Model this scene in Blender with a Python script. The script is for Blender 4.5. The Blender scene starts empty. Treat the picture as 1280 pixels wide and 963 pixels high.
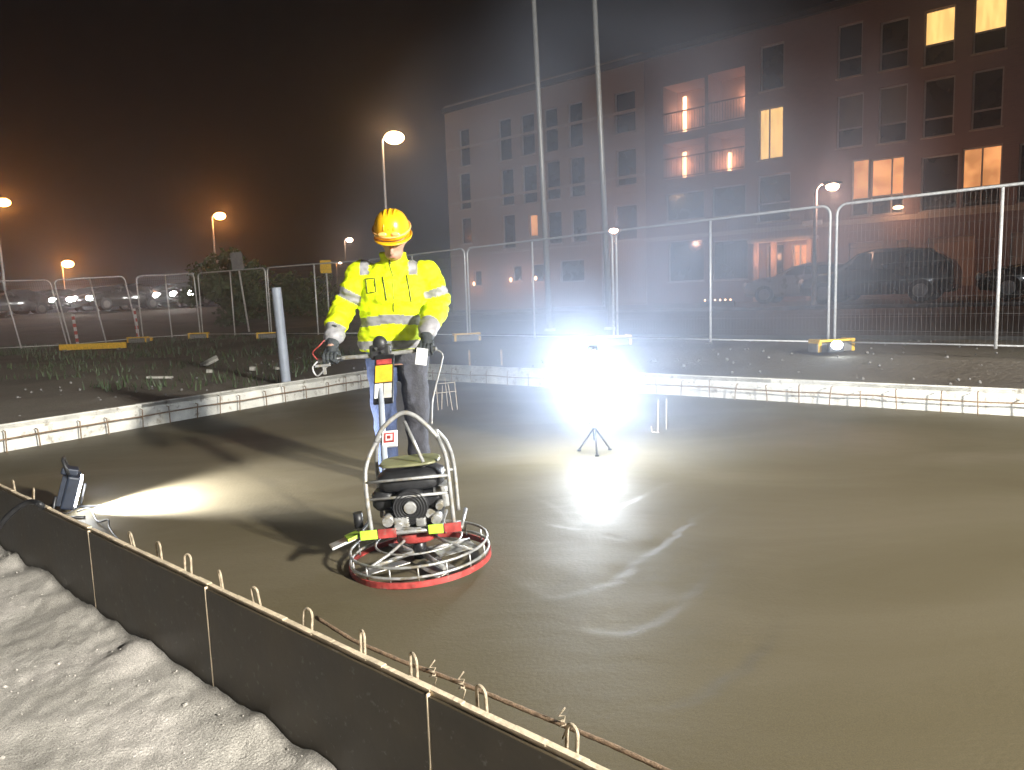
import bpy, bmesh, math, random
import numpy as np
from mathutils import Vector, Matrix, noise
from mathutils.bvhtree import BVHTree
random.seed(7)
PI = math.pi
sc = bpy.context.scene
C = sc.collection
# ------------------------------------------------------------------ camera
FPX, CX, CY = 900.0, 640.0, 481.5
PITCH, ROLL, HC = math.radians(6.75), math.radians(1.95), 1.21
F = Vector((0, math.cos(PITCH), -math.sin(PITCH)))
r0 = Vector((1, 0, 0)); u0 = Vector((0, math.sin(PITCH), math.cos(PITCH)))
R = r0*math.cos(ROLL) - u0*math.sin(ROLL)
U = u0*math.cos(ROLL) + r0*math.sin(ROLL)
CAM = Vector((0, 0, HC))
def ray(px, py):
    return F*FPX + R*(px-CX) - U*(py-CY)
def P(px, py, z=0.0):
    d = ray(px, py); return CAM + d*((z-HC)/d.z)
def PD(px, py, Y):
    d = ray(px, py); return CAM + d*(Y/d.y)
cam_d = bpy.data.cameras.new('camera'); cam = bpy.data.objects.new('camera', cam_d); C.objects.link(cam)
m = Matrix((R, U, -F)).transposed().to_4x4(); m.translation = CAM
cam.matrix_world = m
cam_d.sensor_width = 36; cam_d.lens = 36*FPX/1280; cam_d.clip_end = 2000; cam_d.clip_start = .05
sc.camera = cam
# ------------------------------------------------------------------ materials
def newmat(name):
    mt = bpy.data.materials.new(name); mt.use_nodes = True
    return mt, mt.node_tree.nodes, mt.node_tree.links, mt.node_tree.nodes['Principled BSDF']
def mat(name, col, rough=.6, metal=0, var=.25, scale=8, bump=0, bscale=40, spec=.5, coat=0, stretch=(1,1,1), emit=None, es=0, detail=5, dirt=0, dcol=(.3,.27,.21), dscale=30):
    mt, N, L, b = newmat(name)
    tc = N.new('ShaderNodeTexCoord'); mp = N.new('ShaderNodeMapping'); mp.inputs['Scale'].default_value = stretch
    L.new(tc.outputs['Object'], mp.inputs[0])
    nz = N.new('ShaderNodeTexNoise'); nz.inputs['Scale'].default_value = scale; nz.inputs['Detail'].default_value = detail
    L.new(mp.outputs[0], nz.inputs['Vector'])
    cr = N.new('ShaderNodeValToRGB')
    cr.color_ramp.elements[0].position = .3; cr.color_ramp.elements[1].position = .7
    cr.color_ramp.elements[0].color = [c*(1-var) for c in col]+[1]
    cr.color_ramp.elements[1].color = [min(1, c*(1+var)) for c in col]+[1]
    L.new(nz.outputs['Fac'], cr.inputs[0]); L.new(cr.outputs[0], b.inputs['Base Color'])
    if dirt:
        nd = N.new('ShaderNodeTexNoise'); nd.inputs['Scale'].default_value = dscale; nd.inputs['Detail'].default_value = 8; nd.inputs['Roughness'].default_value = .65
        L.new(tc.outputs['Object'], nd.inputs['Vector'])
        dr = N.new('ShaderNodeMapRange'); dr.inputs['From Min'].default_value = .62-dirt*.3; dr.inputs['From Max'].default_value = .72-dirt*.3
        L.new(nd.outputs['Fac'], dr.inputs['Value'])
        dm = N.new('ShaderNodeMix'); dm.data_type = 'RGBA'; L.new(dr.outputs[0], dm.inputs['Factor']); L.new(cr.outputs[0], dm.inputs[6]); dm.inputs[7].default_value = list(dcol)+[1]
        L.new(dm.outputs[2], b.inputs['Base Color'])
    mr = N.new('ShaderNodeMapRange'); mr.inputs['To Min'].default_value = max(.02, rough-.12); mr.inputs['To Max'].default_value = min(1, rough+.12)
    L.new(nz.outputs['Fac'], mr.inputs['Value']); L.new(mr.outputs[0], b.inputs['Roughness'])
    b.inputs['Metallic'].default_value = metal; b.inputs['Specular IOR Level'].default_value = spec
    b.inputs['Coat Weight'].default_value = coat
    if bump:
        n2 = N.new('ShaderNodeTexNoise'); n2.inputs['Scale'].default_value = bscale; n2.inputs['Detail'].default_value = 6
        L.new(mp.outputs[0], n2.inputs['Vector'])
        bp = N.new('ShaderNodeBump'); bp.inputs['Strength'].default_value = bump; bp.inputs['Distance'].default_value = .02
        L.new(n2.outputs['Fac'], bp.inputs['Height']); L.new(bp.outputs[0], b.inputs['Normal'])
    if emit:
        b.inputs['Emission Color'].default_value = list(emit)+[1]; b.inputs['Emission Strength'].default_value = es
    return mt
def emis(name, col, s, var=0, scale=3, stretch=(1,1,1)):
    mt, N, L, b = newmat(name)
    b.inputs['Base Color'].default_value = [c*.5 for c in col]+[1]
    b.inputs['Emission Strength'].default_value = s
    if var:
        tc = N.new('ShaderNodeTexCoord'); mp = N.new('ShaderNodeMapping'); mp.inputs['Scale'].default_value = stretch
        L.new(tc.outputs['Object'], mp.inputs[0])
        nz = N.new('ShaderNodeTexNoise'); nz.inputs['Scale'].default_value = scale; L.new(mp.outputs[0], nz.inputs['Vector'])
        cr = N.new('ShaderNodeValToRGB'); cr.color_ramp.elements[0].position = .35; cr.color_ramp.elements[1].position = .65
        cr.color_ramp.elements[0].color = [c*(1-var) for c in col]+[1]; cr.color_ramp.elements[1].color = list(col)+[1]
        L.new(nz.outputs['Fac'], cr.inputs[0]); L.new(cr.outputs[0], b.inputs['Emission Color'])
    else:
        b.inputs['Emission Color'].default_value = list(col)+[1]
    return mt
M = {}
M['galv'] = mat('galvanised steel', (.62,.62,.62), .45, .25, .2, 30)
M['tube'] = mat('scuffed grey tube', (.33,.33,.33), .45, .3, .3, 25, dirt=.3, dscale=35)
M['wire'] = mat('fence wire', (.13,.13,.13), .5, .3, .1)
M['steel'] = mat('worn steel', (.42,.42,.42), .4, .5, .35, 25, dirt=.4, dscale=30)
M['black'] = mat('black plastic', (.02,.02,.022), .45, 0, .3, 30)
M['blackmetal'] = mat('black metal', (.03,.03,.033), .35, .5, .3, 30)
M['rust'] = mat('rusty rebar', (.28,.19,.12), .8, .2, .45, 60, .5, 200)
M['rebar_loop'] = mat('cement splashed rebar', (.42,.34,.24), .8, 0, .3, 60, .5, 200)
M['rededge'] = mat('red paint', (.36,.05,.045), .5, 0, .4, 30, dirt=.2, dcol=(.2,.17,.14), dscale=24)
M['yellow'] = mat('yellow plastic', (.75,.45,.03), .5, 0, .2, 20)
M['whitelab'] = mat('white label', (.75,.75,.75), .5, 0, .08, 20)
M['olive'] = mat('olive tank', (.2,.2,.11), .4, .1, .3, 20)
M['ply_edge'] = mat('raw plywood edge', (.68,.56,.4), .8, 0, .25, 9, .3, 60)
M['ply_film'] = mat('brown film faced plywood', (.06,.047,.03), .45, 0, .45, 3, .08, 20, spec=.35, dirt=.05, dcol=(.14,.13,.11), dscale=30)
M['form_white'] = mat('white painted form board', (.68,.66,.6), .75, 0, .2, 5, .3, 25, dirt=.2, dcol=(.35,.31,.25), dscale=9)
M['grey_pipe'] = mat('grey plastic pipe', (.33,.36,.42), .5, 0, .12, 10)
M['block'] = mat('concrete block', (.2,.19,.18), .85, 0, .3, 20, .5, 60)
M['rubber'] = mat('rubber', (.02,.02,.02), .75, 0, .3, 20)
M['asphalt'] = mat('asphalt', (.065,.062,.06), .8, 0, .3, 1.5, .4, 60)
M['pavement'] = mat('pavement', (.14,.13,.12), .85, 0, .3, 1.2, .3, 40)
M['kerb'] = mat('kerb stone', (.3,.29,.28), .8, 0, .2, 4, .2, 30)
M['carpaint'] = mat('dark car paint', (.015,.02,.022), .25, .3, .2, 3, coat=.8)
M['carsilver'] = mat('silver car paint', (.28,.29,.3), .3, .6, .1, 3, coat=.8)
M['glass'] = mat('dark window glass', (.012,.016,.018), .12, 0, .3, 1.5)
M['bark'] = mat('bark', (.08,.06,.045), .9, 0, .4, 20, .5, 30)
M['leaf'] = mat('leaf', (.05,.08,.03), .6, 0, .5, 3)
M['hivis'] = mat('fluorescent yellow fabric', (.70,.84,.0), .75, 0, .1, 7, .5, 16)
M['hivis_fold'] = M['hivis']
M['reflective'] = mat('reflective grey tape', (.25,.245,.26), .55, 0, .15, 40)
M['seam'] = mat('dark zip', (.03,.035,.02), .6)
M['jean'] = mat('blue work trousers', (.045,.065,.14), .85, 0, .3, 14, .4, 60)
M['greyt'] = mat('charcoal trouser panel', (.04,.04,.05), .85, 0, .3, 14, .4, 60)
M['skin'] = mat('skin', (.42,.24,.18), .6, 0, .12, 20, .1, 80)
M['hair'] = mat('brown hair', (.1,.065,.04), .7)
M['glove'] = mat('dark work glove', (.03,.035,.04), .75, 0, .3, 30, .3, 100)
M['boot'] = mat('black boot', (.025,.022,.02), .6, 0, .4, 30)
M['helmet'] = mat('yellow helmet shell', (.92,.48,.012), .3, 0, .05, 6, coat=.4)
M['lampbody'] = mat('dark blue lamp housing', (.008,.014,.03), .5, .1, .3, 20)
M['wood'] = mat('scrap timber', (.45,.31,.17), .8, 0, .3, 6, .3, 30, stretch=(1,6,6))
M['scrap'] = mat('pale scrap', (.5,.48,.43), .8, 0, .25, 12)
M['stripe_red'] = mat('red reflective', (.5,.06,.04), .5)
M['tape_green'] = mat('lime tape', (.45,.7,.06), .5, 0, .3, 30)
M['sign_grey'] = mat('grey sign back', (.22,.22,.22), .5, .3)
M['plaster'] = mat('beige render', (.42,.34,.28), .9, 0, .12, .35, .2, 20)
M['plinth'] = mat('dark plinth', (.1,.09,.085), .85, 0, .25, .8)
M['slatrim'] = mat('pale string course', (.5,.44,.38), .85, 0, .12, 1)
M['winframe'] = mat('pale window frame', (.45,.43,.42), .6, 0, .1)
M['blind'] = mat('olive blind', (.17,.14,.08), .8, 0, .15, 3)
M['beigepanel'] = mat('beige shutter', (.5,.37,.28), .8, 0, .1, 1)
M['loggia'] = mat('loggia plaster', (.6,.42,.32), .9, 0, .1, 1)
M['rail'] = mat('balcony railing', (.1,.08,.07), .5, .4)
M['roof'] = mat('roof felt', (.05,.05,.05), .9)
M['lit_warm'] = emis('lit curtain', (1,.60,.19), 1.6, .25, 2.2, (3,1,.5))
M['lit_orange'] = emis('lit room', (1,.42,.15), 1.2, .5, 1.6)
M['lit_bulb'] = emis('warm tube lamp', (1,.55,.3), 7)
M['sodium'] = emis('sodium lamp', (1,.52,.2), 60)
M['sodium_far'] = emis('far sodium lamp', (1,.33,.07), 120)
M['pinkwhite'] = emis('street lamp glow', (1,.60,.40), 55)
M['headlight'] = emis('headlight', (1,.95,.88), 90)
M['unlit'] = mat('unlit headlight', (.75,.78,.82), .15, .3)
M['lamp_core'] = emis('work lamp diffuser', (.86,.93,1), 150)
M['flood'] = emis('floodlight face', (.93,.97,1), 60)
M['flood_dim'] = emis('small flood face', (.8,.9,1), 40)
# bricks
def brickmat():
    mt, N, L, b = newmat('red brown brick')
    tc = N.new('ShaderNodeTexCoord'); sx = N.new('ShaderNodeSeparateXYZ'); L.new(tc.outputs['Object'], sx.inputs[0])
    cb = N.new('ShaderNodeCombineXYZ'); L.new(sx.outputs[0], cb.inputs[0]); L.new(sx.outputs[2], cb.inputs[1])
    br = N.new('ShaderNodeTexBrick'); br.inputs['Scale'].default_value = 1; br.inputs['Brick Width'].default_value = .25; br.inputs['Row Height'].default_value = .085
    br.inputs['Mortar Size'].default_value = .008
    br.inputs['Color1'].default_value = (.31,.2,.175,1); br.inputs['Color2'].default_value = (.24,.16,.145,1); br.inputs['Mortar'].default_value = (.3,.25,.22,1)
    L.new(cb.outputs[0], br.inputs['Vector'])
    nz = N.new('ShaderNodeTexNoise'); nz.inputs['Scale'].default_value = .5; L.new(tc.outputs['Object'], nz.inputs['Vector'])
    mx = N.new('ShaderNodeMix'); mx.data_type = 'RGBA'; mx.blend_type = 'MULTIPLY'; mx.inputs['Factor'].default_value = .6
    L.new(br.outputs[0], mx.inputs[6]); L.new(nz.outputs['Color'], mx.inputs[7])
    hs = N.new('ShaderNodeMix'); hs.data_type = 'RGBA'; L.new(nz.outputs['Fac'], hs.inputs['Factor'])
    L.new(br.outputs[0], hs.inputs[6]); hs.inputs[7].default_value = (.26,.18,.165,1)
    L.new(hs.outputs[2], b.inputs['Base Color']); b.inputs['Roughness'].default_value = .9
    return mt
M['brick'] = brickmat()
def slabmat():
    mt, N, L, b = newmat('wet fresh concrete')
    tc = N.new('ShaderNodeTexCoord')
    mp = N.new('ShaderNodeMapping'); mp.inputs['Rotation'].default_value = (0,0,math.radians(-38)); mp.inputs['Scale'].default_value = (1,1.9,1)
    L.new(tc.outputs['Object'], mp.inputs[0])
    n1 = N.new('ShaderNodeTexNoise'); n1.inputs['Scale'].default_value = .55; n1.inputs['Detail'].default_value = 6; n1.inputs['Distortion'].default_value = .7
    L.new(mp.outputs[0], n1.inputs['Vector'])
    cr = N.new('ShaderNodeValToRGB'); e = cr.color_ramp.elements
    e[0].position = .3; e[0].color = (.094,.077,.044,1); e[1].position = .72; e[1].color = (.128,.108,.071,1)
    k = e.new(.5); k.color = (.106,.088,.053,1)
    L.new(n1.outputs['Fac'], cr.inputs[0])
    n4 = N.new('ShaderNodeTexNoise'); n4.inputs['Scale'].default_value = 260; n4.inputs['Detail'].default_value = 3; L.new(tc.outputs['Object'], n4.inputs['Vector'])
    m4 = N.new('ShaderNodeMapRange'); m4.inputs['To Min'].default_value = .55; m4.inputs['To Max'].default_value = 1.45; L.new(n4.outputs['Fac'], m4.inputs['Value'])
    mx = N.new('ShaderNodeVectorMath'); mx.operation = 'SCALE'; L.new(cr.outputs[0], mx.inputs[0]); L.new(m4.outputs[0], mx.inputs['Scale'])
    L.new(mx.outputs[0], b.inputs['Base Color'])
    mr = N.new('ShaderNodeMapRange'); mr.inputs['From Min'].default_value = .3; mr.inputs['From Max'].default_value = .7
    mr.inputs['To Min'].default_value = .66; mr.inputs['To Max'].default_value = .52
    L.new(n1.outputs['Fac'], mr.inputs['Value']); L.new(mr.outputs[0], b.inputs['Roughness'])
    b.inputs['Specular IOR Level'].default_value = .2
    # trowel marks: faint arcs
    mp2 = N.new('ShaderNodeMapping'); mp2.inputs['Rotation'].default_value = (0,0,math.radians(-35)); mp2.inputs['Scale'].default_value = (1.2,4.5,1)
    L.new(tc.outputs['Object'], mp2.inputs[0])
    n2 = N.new('ShaderNodeTexNoise'); n2.inputs['Scale'].default_value = 1.6; n2.inputs['Detail'].default_value = 5; n2.inputs['Distortion'].default_value = 1.2
    L.new(mp2.outputs[0], n2.inputs['Vector'])
    wv = N.new('ShaderNodeTexWave'); wv.wave_type = 'RINGS'; wv.rings_direction = 'Z'; wv.inputs['Scale'].default_value = 2.2; wv.inputs['Distortion'].default_value = 9; wv.inputs['Detail'].default_value = 3
    L.new(tc.outputs['Object'], wv.inputs['Vector'])
    n3 = N.new('ShaderNodeTexNoise'); n3.inputs['Scale'].default_value = 55; n3.inputs['Detail'].default_value = 5; L.new(tc.outputs['Object'], n3.inputs['Vector'])
    b1 = N.new('ShaderNodeBump'); b1.inputs['Strength'].default_value = .07; b1.inputs['Distance'].default_value = .02; L.new(n2.outputs['Fac'], b1.inputs['Height'])
    b2 = N.new('ShaderNodeBump'); b2.inputs['Strength'].default_value = .035; b2.inputs['Distance'].default_value = .01; L.new(wv.outputs['Fac'], b2.inputs['Height']); L.new(b1.outputs[0], b2.inputs['Normal'])
    b3 = N.new('ShaderNodeBump'); b3.inputs['Strength'].default_value = .22; b3.inputs['Distance'].default_value = .005; L.new(n3.outputs['Fac'], b3.inputs['Height']); L.new(b2.outputs[0], b3.inputs['Normal'])
    L.new(b3.outputs[0], b.inputs['Normal'])
    return mt
M['slab'] = slabmat()
def soilmat(name, c1, c2, c3, s1=.5, s2=14, bump=.6):
    mt, N, L, b = newmat(name)
    tc = N.new('ShaderNodeTexCoord')
    n1 = N.new('ShaderNodeTexNoise'); n1.inputs['Scale'].default_value = s1; n1.inputs['Detail'].default_value = 8; L.new(tc.outputs['Object'], n1.inputs['Vector'])
    cr = N.new('ShaderNodeValToRGB'); e = cr.color_ramp.elements; e[0].position = .36; e[0].color = list(c1)+[1]; e[1].position = .64; e[1].color = list(c3)+[1]; k = e.new(.5); k.color = list(c2)+[1]
    L.new(n1.outputs['Fac'], cr.inputs[0])
    n2 = N.new('ShaderNodeTexNoise'); n2.inputs['Scale'].default_value = s2*(8 if s2 < 40 else 2.4); n2.inputs['Detail'].default_value = 4; L.new(tc.outputs['Object'], n2.inputs['Vector'])
    m4 = N.new('ShaderNodeMapRange'); m4.inputs['From Min'].default_value = .3; m4.inputs['From Max'].default_value = .7; m4.inputs['To Min'].default_value = .5; m4.inputs['To Max'].default_value = 1.5; L.new(n2.outputs['Fac'], m4.inputs['Value'])
    mx = N.new('ShaderNodeVectorMath'); mx.operation = 'SCALE'; L.new(cr.outputs[0], mx.inputs[0]); L.new(m4.outputs[0], mx.inputs['Scale'])
    L.new(mx.outputs[0], b.inputs['Base Color']); b.inputs['Roughness'].default_value = .92
    n3 = N.new('ShaderNodeTexNoise'); n3.inputs['Scale'].default_value = s2; n3.inputs['Detail'].default_value = 10; n3.inputs['Roughness'].default_value = .6; L.new(tc.outputs['Object'], n3.inputs['Vector'])
    bp = N.new('ShaderNodeBump'); bp.inputs['Strength'].default_value = bump; bp.inputs['Distance'].default_value = .02 if s2 > 40 else .05; L.new(n3.outputs['Fac'], bp.inputs['Height']); L.new(bp.outputs[0], b.inputs['Normal'])
    return mt
M['soil'] = soilmat('bare soil', (.11,.09,.07), (.17,.145,.115), (.15,.135,.10))
M['sand'] = soilmat('coarse sand', (.36,.335,.3), (.46,.43,.39), (.54,.5,.46), 2.2, 95, .5)
# ------------------------------------------------------------------ mesh builder
class MB:
    def __init__(s): s.bm = bmesh.new(); s.mi = 0; s.n = 0
    def _mark(s, faces):
        for f in faces: f.material_index = s.mi
    def box(s, c, size, rot=None, bev=0):
        g = bmesh.ops.create_cube(s.bm, size=1)
        vs = g['verts']
        mt = Matrix.Translation(Vector(c)) @ (rot.to_4x4() if rot is not None else Matrix()) @ Matrix.Diagonal((*size, 1))
        bmesh.ops.transform(s.bm, matrix=mt, verts=vs)
        fs = {f for v in vs for f in v.link_faces}; s._mark(fs)
        if bev:
            es = {e for v in vs for e in v.link_edges}
            r = bmesh.ops.bevel(s.bm, geom=list(es), offset=bev, segments=2, affect='EDGES', profile=.6)
            s._mark(r['faces'])
        return s
    def tube(s, pts, r, n=10, cap=True, closed=False):
        pts = [Vector(p) for p in pts]; rings = []; L = len(pts)
        rs = r if isinstance(r, (list, tuple)) else [r]*L
        up = None
        for i, p in enumerate(pts):
            if closed: t = (pts[(i+1) % L]-pts[i-1]).normalized()
            else: t = (pts[min(i+1, L-1)]-pts[max(i-1, 0)]).normalized()
            if up is None:
                a = Vector((0,0,1)) if abs(t.z) < .9 else Vector((1,0,0))
                up = t.cross(a).normalized()
            up = (up - t*up.dot(t)).normalized(); v = t.cross(up)
            rings.append([s.bm.verts.new(p+(up*math.cos(2*PI*k/n)+v*math.sin(2*PI*k/n))*rs[i]) for k in range(n)])
        for i in range(L if closed else L-1):
            a, b = rings[i], rings[(i+1) % L]
            for k in range(n):
                f = s.bm.faces.new((a[k], a[(k+1) % n], b[(k+1) % n], b[k])); f.material_index = s.mi; f.smooth = True
        if cap and not closed:
            s.bm.faces.new(rings[0][::-1]).material_index = s.mi; s.bm.faces.new(rings[-1]).material_index = s.mi
        return s
    def cyl(s, a, b, ra, rb=None, n=16): return s.tube([a, b], [ra, ra if rb is None else rb], n)
    def sph(s, c, rad, seg=16, rot=None):
        if not isinstance(rad, (tuple, list)): rad = (rad,)*3
        g = bmesh.ops.create_uvsphere(s.bm, u_segments=seg, v_segments=max(6, seg*2//3), radius=1)
        mt = Matrix.Translation(Vector(c)) @ (rot.to_4x4() if rot is not None else Matrix()) @ Matrix.Diagonal((*rad, 1))
        bmesh.ops.transform(s.bm, matrix=mt, verts=g['verts'])
        for f in {f for v in g['verts'] for f in v.link_faces}: f.material_index = s.mi; f.smooth = True
        return s
    def loft(s, secs, n=24, p=2.0, cap=True):
        """secs: (centre, rx, ry[, rot]) superellipse rings"""
        rings = []
        for q in secs:
            c = Vector(q[0]); rx, ry = q[1], q[2]; rot = q[3] if len(q) > 3 else Matrix.Identity(3)
            ring = []
            for k in range(n):
                a = 2*PI*k/n; ca, sa = math.cos(a), math.sin(a)
                x = rx*math.copysign(abs(ca)**(2/p), ca); y = ry*math.copysign(abs(sa)**(2/p), sa)
                ring.append(s.bm.verts.new(c + rot @ Vector((x, y, 0))))
            rings.append(ring)
        for a, b in zip(rings, rings[1:]):
            for k in range(n):
                f = s.bm.faces.new((a[k], a[(k+1) % n], b[(k+1) % n], b[k])); f.smooth = True; f.material_index = s.mi
        if cap:
            s.bm.faces.new(rings[0][::-1]).material_index = s.mi; s.bm.faces.new(rings[-1]).material_index = s.mi
        return s
    def limb(s, a, b, ra, rb, n=14):
        a, b = Vector(a), Vector(b)
        s.tube([a, b], [ra, rb], n); s.sph(a, ra, n); s.sph(b, rb, n); return s
    def prism(s, pts, z0, z1):
        lo = [s.bm.verts.new((x, y, z0)) for x, y in pts]; hi = [s.bm.verts.new((x, y, z1)) for x, y in pts]
        n = len(pts); fs = [s.bm.faces.new(lo[::-1]), s.bm.faces.new(hi)]
        for i in range(n): fs.append(s.bm.faces.new((lo[i], lo[(i+1) % n], hi[(i+1) % n], hi[i])))
        s._mark(fs); return s
    def quad(s, a, b, c, d):
        f = s.bm.faces.new([s.bm.verts.new(v) for v in (a, b, c, d)]); f.material_index = s.mi; return s
    def build(s, name, mats, parent=None, loc=None, fixn=True, off=None):
        if not isinstance(mats, (list, tuple)): mats = [mats]
        if off is not None: bmesh.ops.translate(s.bm, verts=s.bm.verts, vec=-Vector(off))
        if fixn: bmesh.ops.recalc_face_normals(s.bm, faces=s.bm.faces)
        me = bpy.data.meshes.new(name); s.bm.to_mesh(me); s.bm.free()
        for mm in mats: me.materials.append(M[mm] if isinstance(mm, str) else mm)
        o = bpy.data.objects.new(name, me); C.objects.link(o)
        if parent: o.parent = parent
        if loc is not None: o.location = loc
        return o
def tag(o, label=None, cat=None, group=None, kind=None):
    if label: o['label'] = label
    if cat: o['category'] = cat
    if group: o['group'] = group
    if kind: o['kind'] = kind
    return o
def empty(name, loc=(0,0,0), rz=0):
    o = bpy.data.objects.new(name, None); C.objects.link(o); o.location = loc; o.rotation_euler = (0,0,rz); o.empty_display_size = .1
    return o
def copy_tree(o, parent=None):
    c = o.copy(); C.objects.link(c)
    if parent: c.parent = parent
    for ch in list(o.children): copy_tree(ch, c)
    return c
def lamp(name, typ, loc, energy, col, parent=None, **kw):
    d = bpy.data.lights.new(name, typ); d.energy = energy; d.color = col
    for k, v in kw.items(): setattr(d, k, v)
    o = bpy.data.objects.new(name, d); C.objects.link(o); o.location = loc
    if parent: o.parent = parent
    return o
def aim(o, d): o.rotation_euler = Vector(d).to_track_quat('-Z', 'Y').to_euler()
def ss(x, a=0, b=1):
    t = np.clip((x-a)/(b-a), 0, 1); return t*t*(3-2*t)
def grid_mesh(name, X, Y, Z, material):
    ny, nx = X.shape
    v = np.stack([X, Y, Z], -1).reshape(-1, 3)
    idx = np.arange(ny*nx).reshape(ny, nx)
    f = np.stack([idx[:-1,:-1], idx[:-1,1:], idx[1:,1:], idx[1:,:-1]], -1).reshape(-1, 4)
    me = bpy.data.meshes.new(name); me.from_pydata(v.tolist(), [], f.tolist()); me.materials.append(material)
    me.polygons.foreach_set('use_smooth', [True]*len(me.polygons)); me.update()
    o = bpy.data.objects.new(name, me); C.objects.link(o)
    if me.polygons[0].normal.z < 0: me.flip_normals()
    return o
def vnoise(n, seed, size):
    """smooth periodic value noise function over world xy"""
    rg = np.random.RandomState(seed); g = rg.rand(n, n)
    def f(x, y):
        u = (x/size) % n; v = (y/size) % n
        i = np.floor(u).astype(int); j = np.floor(v).astype(int); a = u-i; b = v-j
        a = a*a*(3-2*a); b = b*b*(3-2*b); i1 = (i+1) % n; j1 = (j+1) % n
        return (g[i % n, j % n]*(1-a)*(1-b)+g[i1, j % n]*a*(1-b)+g[i % n, j1]*(1-a)*b+g[i1, j1]*a*b)-.5
    return f
# ------------------------------------------------------------------ site geometry
NZ = .10                                   # near form top
FZ = .25                                   # far form top
n0 = P(0, 610, NZ); n1 = P(740, 966, NZ)
l0 = P(0, 566, 0); cor = P(518, 474, 0); r1 = P(1280, 521, 0)
e1 = Vector((r1-cor)[:2]).normalized()
e1b = Vector((n1-n0)[:2]).normalized()
e1 = ((e1+e1b)/2).normalized()
e2 = Vector((cor-l0)[:2]).normalized()
def isect(p, d, q, e):
    den = d.x*e.y-d.y*e.x; t = ((q.x-p.x)*e.y-(q.y-p.y)*e.x)/den; return p+d*t
nearmid = Vector(P(370, 782, NZ)[:2])
O = isect(nearmid, e1b, Vector(cor[:2]), e2)
TL = (Vector(cor[:2])-O).length
SL = 11.0
e1n = Vector((e1b)); e1f = Vector((r1-cor)[:2]).normalized()
def W(s, t, z=0):
    d = e1n*(1-t/TL)+e1f*(t/TL) if 0 <= t <= TL else (e1n if t < 0 else e1f)
    p = O + d*s + e2*t
    return Vector((p.x, p.y, z))
print('slab', O, TL, e1n, e1f, e2)
perp_n = Vector((e1n.y, -e1n.x)); perp_n = perp_n if perp_n.dot(e2) < 0 else -perp_n      # outward near
perp_f = Vector((e1f.y, -e1f.x)); perp_f = perp_f if perp_f.dot(e2) > 0 else -perp_f      # outward far
perp_l = Vector((e2.y, -e2.x)); perp_l = perp_l if perp_l.dot(e1) < 0 else -perp_l        # outward left
# slab surface, fine grid with ridges
S, T = np.meshgrid(np.linspace(.0, SL, 470), np.linspace(.0, TL, 300))
D1 = np.array(e1n)[None,None,:]*(1-T/TL)[...,None]+np.array(e1f)[None,None,:]*(T/TL)[...,None]
XY = np.array(O)[None,None,:]+D1*S[...,None]+np.array(e2)[None,None,:]*T[...,None]
X, Y = XY[...,0], XY[...,1]
Z = vnoise(64, 1, .9)(X+20, Y+20)*.0022+vnoise(64, 2, .25)(X+20, Y+20)*.0012
def ridge(pts, hstep, w=.035, side=.25, Z=Z):
    pts = [np.array(P(*p)[:2]) for p in pts]
    best = np.full(X.shape, 1e9); sgn = np.zeros(X.shape)
    fade = np.zeros(X.shape)
    Ltot = len(pts)-1
    for i in range(Ltot):
        a, b = pts[i], pts[i+1]; d = b-a; l2 = d@d
        u = np.clip(((X-a[0])*d[0]+(Y-a[1])*d[1])/l2, 0, 1)
        dx = X-(a[0]+u*d[0]); dy = Y-(a[1]+u*d[1]); dist = np.hypot(dx, dy)
        sg = np.sign(d[0]*dy-d[1]*dx)
        mk = dist < best; best = np.where(mk, dist, best); sgn = np.where(mk, sg, sgn)
        fade = np.where(mk, np.sin(PI*np.clip((i+u)/Ltot, .0, 1))**.6, fade)
    sd = best*sgn + vnoise(64, 5, .06)(X+20, Y+20)*.035
    Z += fade*hstep*np.exp(-np.clip(sd, 0, 9)/side)*ss(sd, -w*.3, w*.3)*(.6+1.6*np.clip(vnoise(64, 6, .16)(X+20, Y+20)+.3, 0, 1))
ridge([(690,752),(735,738),(765,727),(792,706),(838,674),(868,648),(905,632)], -0.0072)
ridge([(725,782),(776,795),(842,765),(882,722),(900,690)], -0.0051)
ridge([(930,745),(990,790),(1050,775),(1115,735),(1150,700)][::-1], -.0)
ridge([(783,888),(852,880),(905,852),(950,815),(985,770)], -0.0043)
ridge([(684,655),(720,662),(760,640),(800,622),(850,598)], -0.0064)
ridge([(560,800),(640,770),(700,735),(745,700)], -0.0022)
slab = grid_mesh('slab', X, Y, Z, M['slab']); tag(slab, kind='structure')
# sand in front of the near form
sv = np.concatenate([np.linspace(-4, SL+1, 520)]); tv = np.concatenate([-np.linspace(0.022, 4.2, 300), [-9]])
S2, T2 = np.meshgrid(sv, tv)
X2 = O.x+e1n.x*S2+perp_n.x*(-T2); Y2 = O.y+e1n.y*S2+perp_n.y*(-T2)
nA, nB, nC = vnoise(128, 11, .6), vnoise(128, 12, .16), vnoise(256, 13, .05)
u_ = X2*.55+Y2*.83; v_ = X2*.83-Y2*.55
rid = vnoise(128, 14, .22)(u_*1.0+30, v_*.33+30)
Z2 = -.37 + nA(X2+30, Y2+30)*.035+nB(X2+30, Y2+30)*.013+nC(X2+30, Y2+30)*.011+vnoise(256, 17, .02)(X2+30, Y2+30)*.009+.006*np.abs(vnoise(256, 18, .033)(X2+33, Y2+31))-.018*np.clip(rid-.15, 0, 1)*2
Z2 += .05*np.exp(T2/.18)*(1+1.4*nB(X2+9, Y2+9)) 
Z2 += .035*ss(-T2, .5, 3)
sand = grid_mesh('sand', X2, Y2, Z2, M['sand']); tag(sand, kind='structure')
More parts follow.
